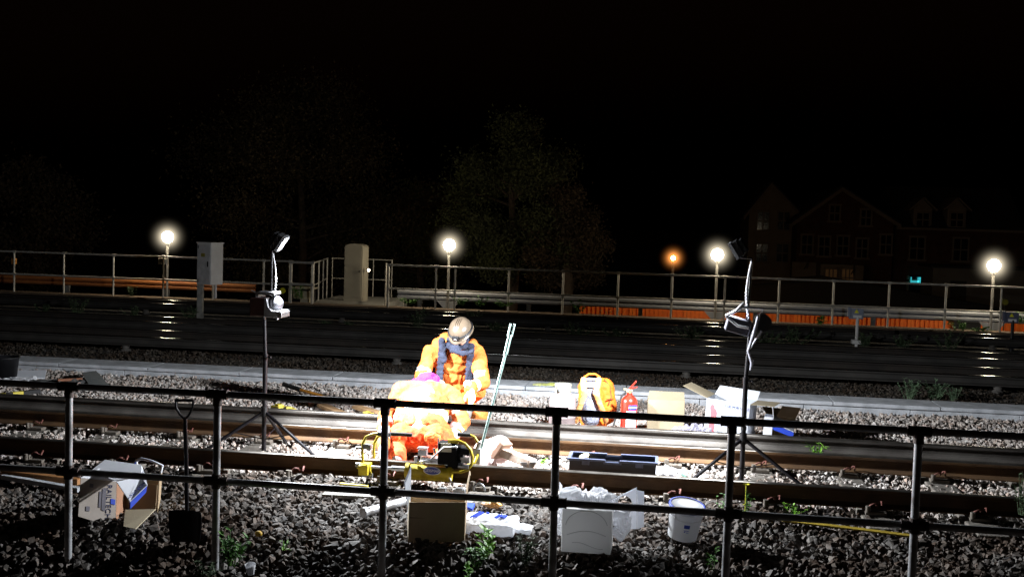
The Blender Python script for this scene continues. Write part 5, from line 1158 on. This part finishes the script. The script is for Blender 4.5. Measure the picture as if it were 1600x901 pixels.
tree('faint broad tree behind and right of the left work light', TX(470,44), 44, -2.3, 11.0, 4.6, 60000, 2, ls=.13, lm=AUT2)
tree('faint tree behind the lamp above the workers', TX(655,46), 46, -2.6, 7.0, 2.4, 20000, 9, ls=.12)
tree('tall faint tree right of the lamp above the workers', TX(800,38), 38, -1.2, 7.8, 2.2, 46000, 3, ls=.11)
tree('brown leaved faint tree before the orange street lamp', TX(885,37), 37, -1.1, 5.2, 1.25, 30000, 4, ls=.10, lm=AUT)

# ------------------------------------------------------------------ houses
WARM = mat('warm_window_glass', (.5,.3,.12)); WARM.node_tree.nodes['Principled BSDF'].inputs['Emission Color'].default_value=(1,.5,.2,1); WARM.node_tree.nodes['Principled BSDF'].inputs['Emission Strength'].default_value=.012
def win(T,x,y,z,w_,h_,bars=1,warm=False):
    f=MB()
    f.box((x,y,z+h_/2+.05),(w_+.2,.10,.12)); f.box((x,y,z-h_/2-.05),(w_+.3,.16,.12)); f.box((x-w_/2-.04,y,z),(.09,.10,h_)); f.box((x+w_/2+.04,y,z),(.09,.10,h_)); f.box((x,y,z),(w_,.06,.07))
    for k in range(bars): f.box((x-w_/2+w_*(k+1)/(bars+1),y,z),(.06,.05,h_))
    F_=f.build('window_frame', TRIM, T); g_=MB(); g_.box((x,y+.03,z),(w_,.02,h_)); g_.build('pane', (WARM if warm else GLAS), F_)
def Z(px,py,Y): return V(px,py,Y).z
YH=70.0
def HX(px,Y=YH): return V(px,400,Y).x
# gabled house
def gable(label, pa, pb, pe, apx, apy, ey, Yh, wallm, zb=-4.8, depth=9):
    xa,xb=HX(pa,Yh),HX(pb,Yh); ax,az=V(apx,apy,Yh).x,Z(apx,apy,Yh); ez=Z((pa+pb)/2,ey,Yh)
    T=thing('gabled_house',label,'house',((xa+xb)/2,Yh,zb))
    b=MB(); b.prism([(xa,Yh,zb),(xb,Yh,zb),(xb,Yh,ez),(ax,Yh,az-.1),(xa,Yh,ez)],(0,depth,0)); b.build('walls', wallm, T)
    r=MB()
    for (ex,sx) in ((xa,-1),(xb,1)):
        dx=ex-ax; p=Vector((ax,Yh-.35,az+.10)); q_=Vector((ex+sx*.35,Yh-.35,ez-(az-ez)*.35/abs(dx)+.10)); r.panel(p,q_,q_+Vector((0,depth+.7,0)),p+Vector((0,depth+.7,0)),.16)
    r.build('roof', SLATE, T)
    f=MB()
    for (ex,sx) in ((xa,-1),(xb,1)):
        dx=ex-ax; p=Vector((ax,Yh-.44,az)); q_=Vector((ex+sx*.35,Yh-.44,ez-(az-ez)*.35/abs(dx))); f.panel(p+Vector((0,0,.08)),q_+Vector((0,0,.08)),q_-Vector((0,0,.16)),p-Vector((0,0,.16)),.06)
    f.build('barge_board', TRIM, T)
    return T
T=gable('faint dark gabled house with many windows in the centre of the row', 1244,1394,0, 1315,295,345,YH,BRICK)
for (px,py,w_,h_) in ((1301,333,.55,.9),(1350,340,.55,.9),(1260,382,.6,1.1),(1287,385,.6,1.1),(1316,384,.6,1.1),(1346,388,.6,1.1),(1383,382,.6,1.1)): win(T,HX(px),YH-.07,Z(px,py,YH),w_,h_)
b=MB(); b.box(((HX(1275)+HX(1340))/2,YH-1.2,Z(1305,431,YH)),(HX(1340)-HX(1275),2.3,1.5)); E_=b.build('extension', REND, T)
for px in (1291,1316): win(T,HX(px),YH-2.40,Z(px,431,YH),.65,1.0,2,True)
b=MB(); b.box((HX(1256),YH-.2,Z(1256,421,YH)),(1.4,.3,.9)); b.build('lower_wall', REND, T)
for (px,py) in ((1261,412),(1334,421)):
    c=V(px,py,YH-2.6); t2=thing('satellite_dish','pale satellite dish on the %s of the centre gabled house'%('left' if px<1300 else 'right'),'satellite dish',tuple(c))
    b=MB(); b.lathe(c,[(0,.08),(.18,.05),(.30,.02),(.34,0)],20,rot=frame3((.25,.97,0),(0,0,1))); b.build('dish', TRIM, t2); b=MB(); b.tube([c,c+Vector((-.1,.25,-.3)),c+Vector((-.1,.5,-.3))],.03,6); b.build('arm', BLKM, t2)
T=gable('faint pale gabled house left of the row, behind the right work light', 1168,1243,0, 1205,288,330,YH+3,REND)
for (px,py) in ((1190,345),(1222,345),(1190,395),(1222,395)): win(T,HX(px,YH+3),YH+2.93,Z(px,py,YH+3),.7,1.1)
# terrace with dormers
xa,xb=HX(1396,YH+1),HX(1600,YH+1); ez=Z(1470,357,YH+1); T=thing('terraced_house','faint terraced house with two roof dormers and a cyan lit sign','house',((xa+xb)/2,YH+1,-4.8))
b=MB(); b.box(((xa+xb)/2,YH+5,(ez-4.8)/2),(xb-xa,8,ez+4.8)); b.build('walls', BRICK, T)
b=MB(); rz=ez+2.6; b.prism([(xa,YH+.6,ez),(xa,YH+9.4,ez),(xa,YH+5,rz)],(xb-xa,0,0)); b.build('roof', SLATE, T)
b=MB(); b.box(((xa+xb)/2,YH+.55,ez-.05),(xb-xa,.14,.14)); b.build('gutter', TRIM, T)
for px in (1438,1491):
    x=HX(px,YH+1); z=Z(px,342,YH+1); d=MB(); d.box((x,YH+2.2,z),(1.05,2.6,1.2)); D_=d.build('dormer', REND, T)
    r=MB()
    for sx in (-1,1): r.panel((x,YH+.7,z+1.25),(x+sx*.8,YH+.7,z+.5),(x+sx*.8,YH+3.6,z+.5),(x,YH+3.6,z+1.25),.10)
    r.prism([(x-.6,YH+.85,z+.55),(x+.6,YH+.85,z+.55),(x,YH+.85,z+1.15)],(0,.1,0)); r.build('dormer_roof', TRIM, D_); win(D_,x,YH+.84,z-.05,.7,.8)
for (px,py) in ((1432,388),(1500,390)): win(T,HX(px,YH+1),YH+.93,Z(px,py,YH+1),.8,1.3)
dx_=HX(1431,YH+1); b=MB(); 
for sx in (-1,1): b.box((dx_+sx*.42,YH+.9,Z(1431,455,YH+1)),(.14,.14,1.9))
b.box((dx_,YH+.9,Z(1431,447,YH+1)+.35),(.98,.14,.12)); D_=b.build('door_frame', TRIM, T); b=MB(); b.box((dx_,YH+.95,Z(1431,455,YH+1)),(.7,.06,1.9)); b.build('door', GLAS, D_)
b=MB(); zc=Z(1431,437,YH+1)
for dx,w_,h_,dz in ((-.26,.06,.34,0),(-.02,.42,.12,-.10),(.18,.14,.30,.02),(.28,.08,.36,0)): b.box((dx_+dx,YH+.72,zc+dz),(w_,.05,h_))
b.build('lit_sign', CYAN, T)
# pale garage / rendered building front right
Yg=66.; xa,xb=V(1457,440,Yg).x,V(1640,440,Yg).x; z1=Z(1500,419,Yg); T=thing('garage_block','low pale rendered garage building behind the rightmost lamp','garage',((xa+xb)/2,Yg,-4.5))
b=MB(); b.box(((xa+xb)/2,Yg+1.5,(z1-4.5)/2),(xb-xa,3,z1+4.5)); b.build('walls', mat('grey_render',(.30,.27,.22),(.24,.21,.17),.9,0,.8), T)
b=MB(); b.box(((xa+xb)/2,Yg+1.5,z1+.06),(xb-xa+.3,3.3,.14)); b.build('flat_roof', SLATE, T)
b=MB(); b.box((V(1497,448,Yg).x,Yg-.04,(z1-4.5)/2-.3),(.85,.06,z1+3.7)); b.build('door', mat('dark_door',(.07,.06,.05),None,.7), T)
Ys=50.; xa,xb=V(1362,440,Ys).x,V(1414,440,Ys).x; b=MB(); b.box(((xa+xb)/2,Ys+1,-2.9),(xb-xa,2,3.0+.0)); T=thing('shed','small dim rendered shed between garage and gabled house','shed',((xa+xb)/2,Ys,-4.4)); b.build('walls', REND, T); b=MB(); b.panel((xa-.2,Ys-.2,-1.2),(xb+.2,Ys-.2,-1.35),(xb+.2,Ys+2.2,-1.35),(xa-.2,Ys+2.2,-1.2),.1); b.build('roof', SLATE, T)
# low dark roof in front
Yr=46.; A_=V(1205,446,Yr); B2=V(1290,436,Yr); C2=V(1560,484,Yr); T=thing('low_building','low black roofed building below the houses, behind the railing','building',(B2.x,Yr,-4.)) 
b=MB(); b.prism([(A_.x-1,Yr,-4.2),(C2.x,Yr,-4.2),(C2.x,Yr,C2.z),(B2.x,Yr,B2.z),(A_.x-1,Yr,A_.z)],(0,1.2,0)); b.build('walls', mat('black_cladding',(.012,.010,.009),None,.9), T)
b=MB(); b.panel((B2.x,Yr-.2,B2.z+.05),(C2.x,Yr-.2,C2.z+.05),(C2.x,Yr+1.4,C2.z+.05),(B2.x,Yr+1.4,B2.z+.05),.08); b.panel((A_.x-1,Yr-.2,A_.z+.05),(B2.x,Yr-.2,B2.z+.05),(B2.x,Yr+1.4,B2.z+.05),(A_.x-1,Yr+1.4,A_.z+.05),.08); b.build('roof', mat('black_cladding',(.012,.01,.009)), T)

for o in list(COL.objects):
    if '_o' in o: del o['_o']
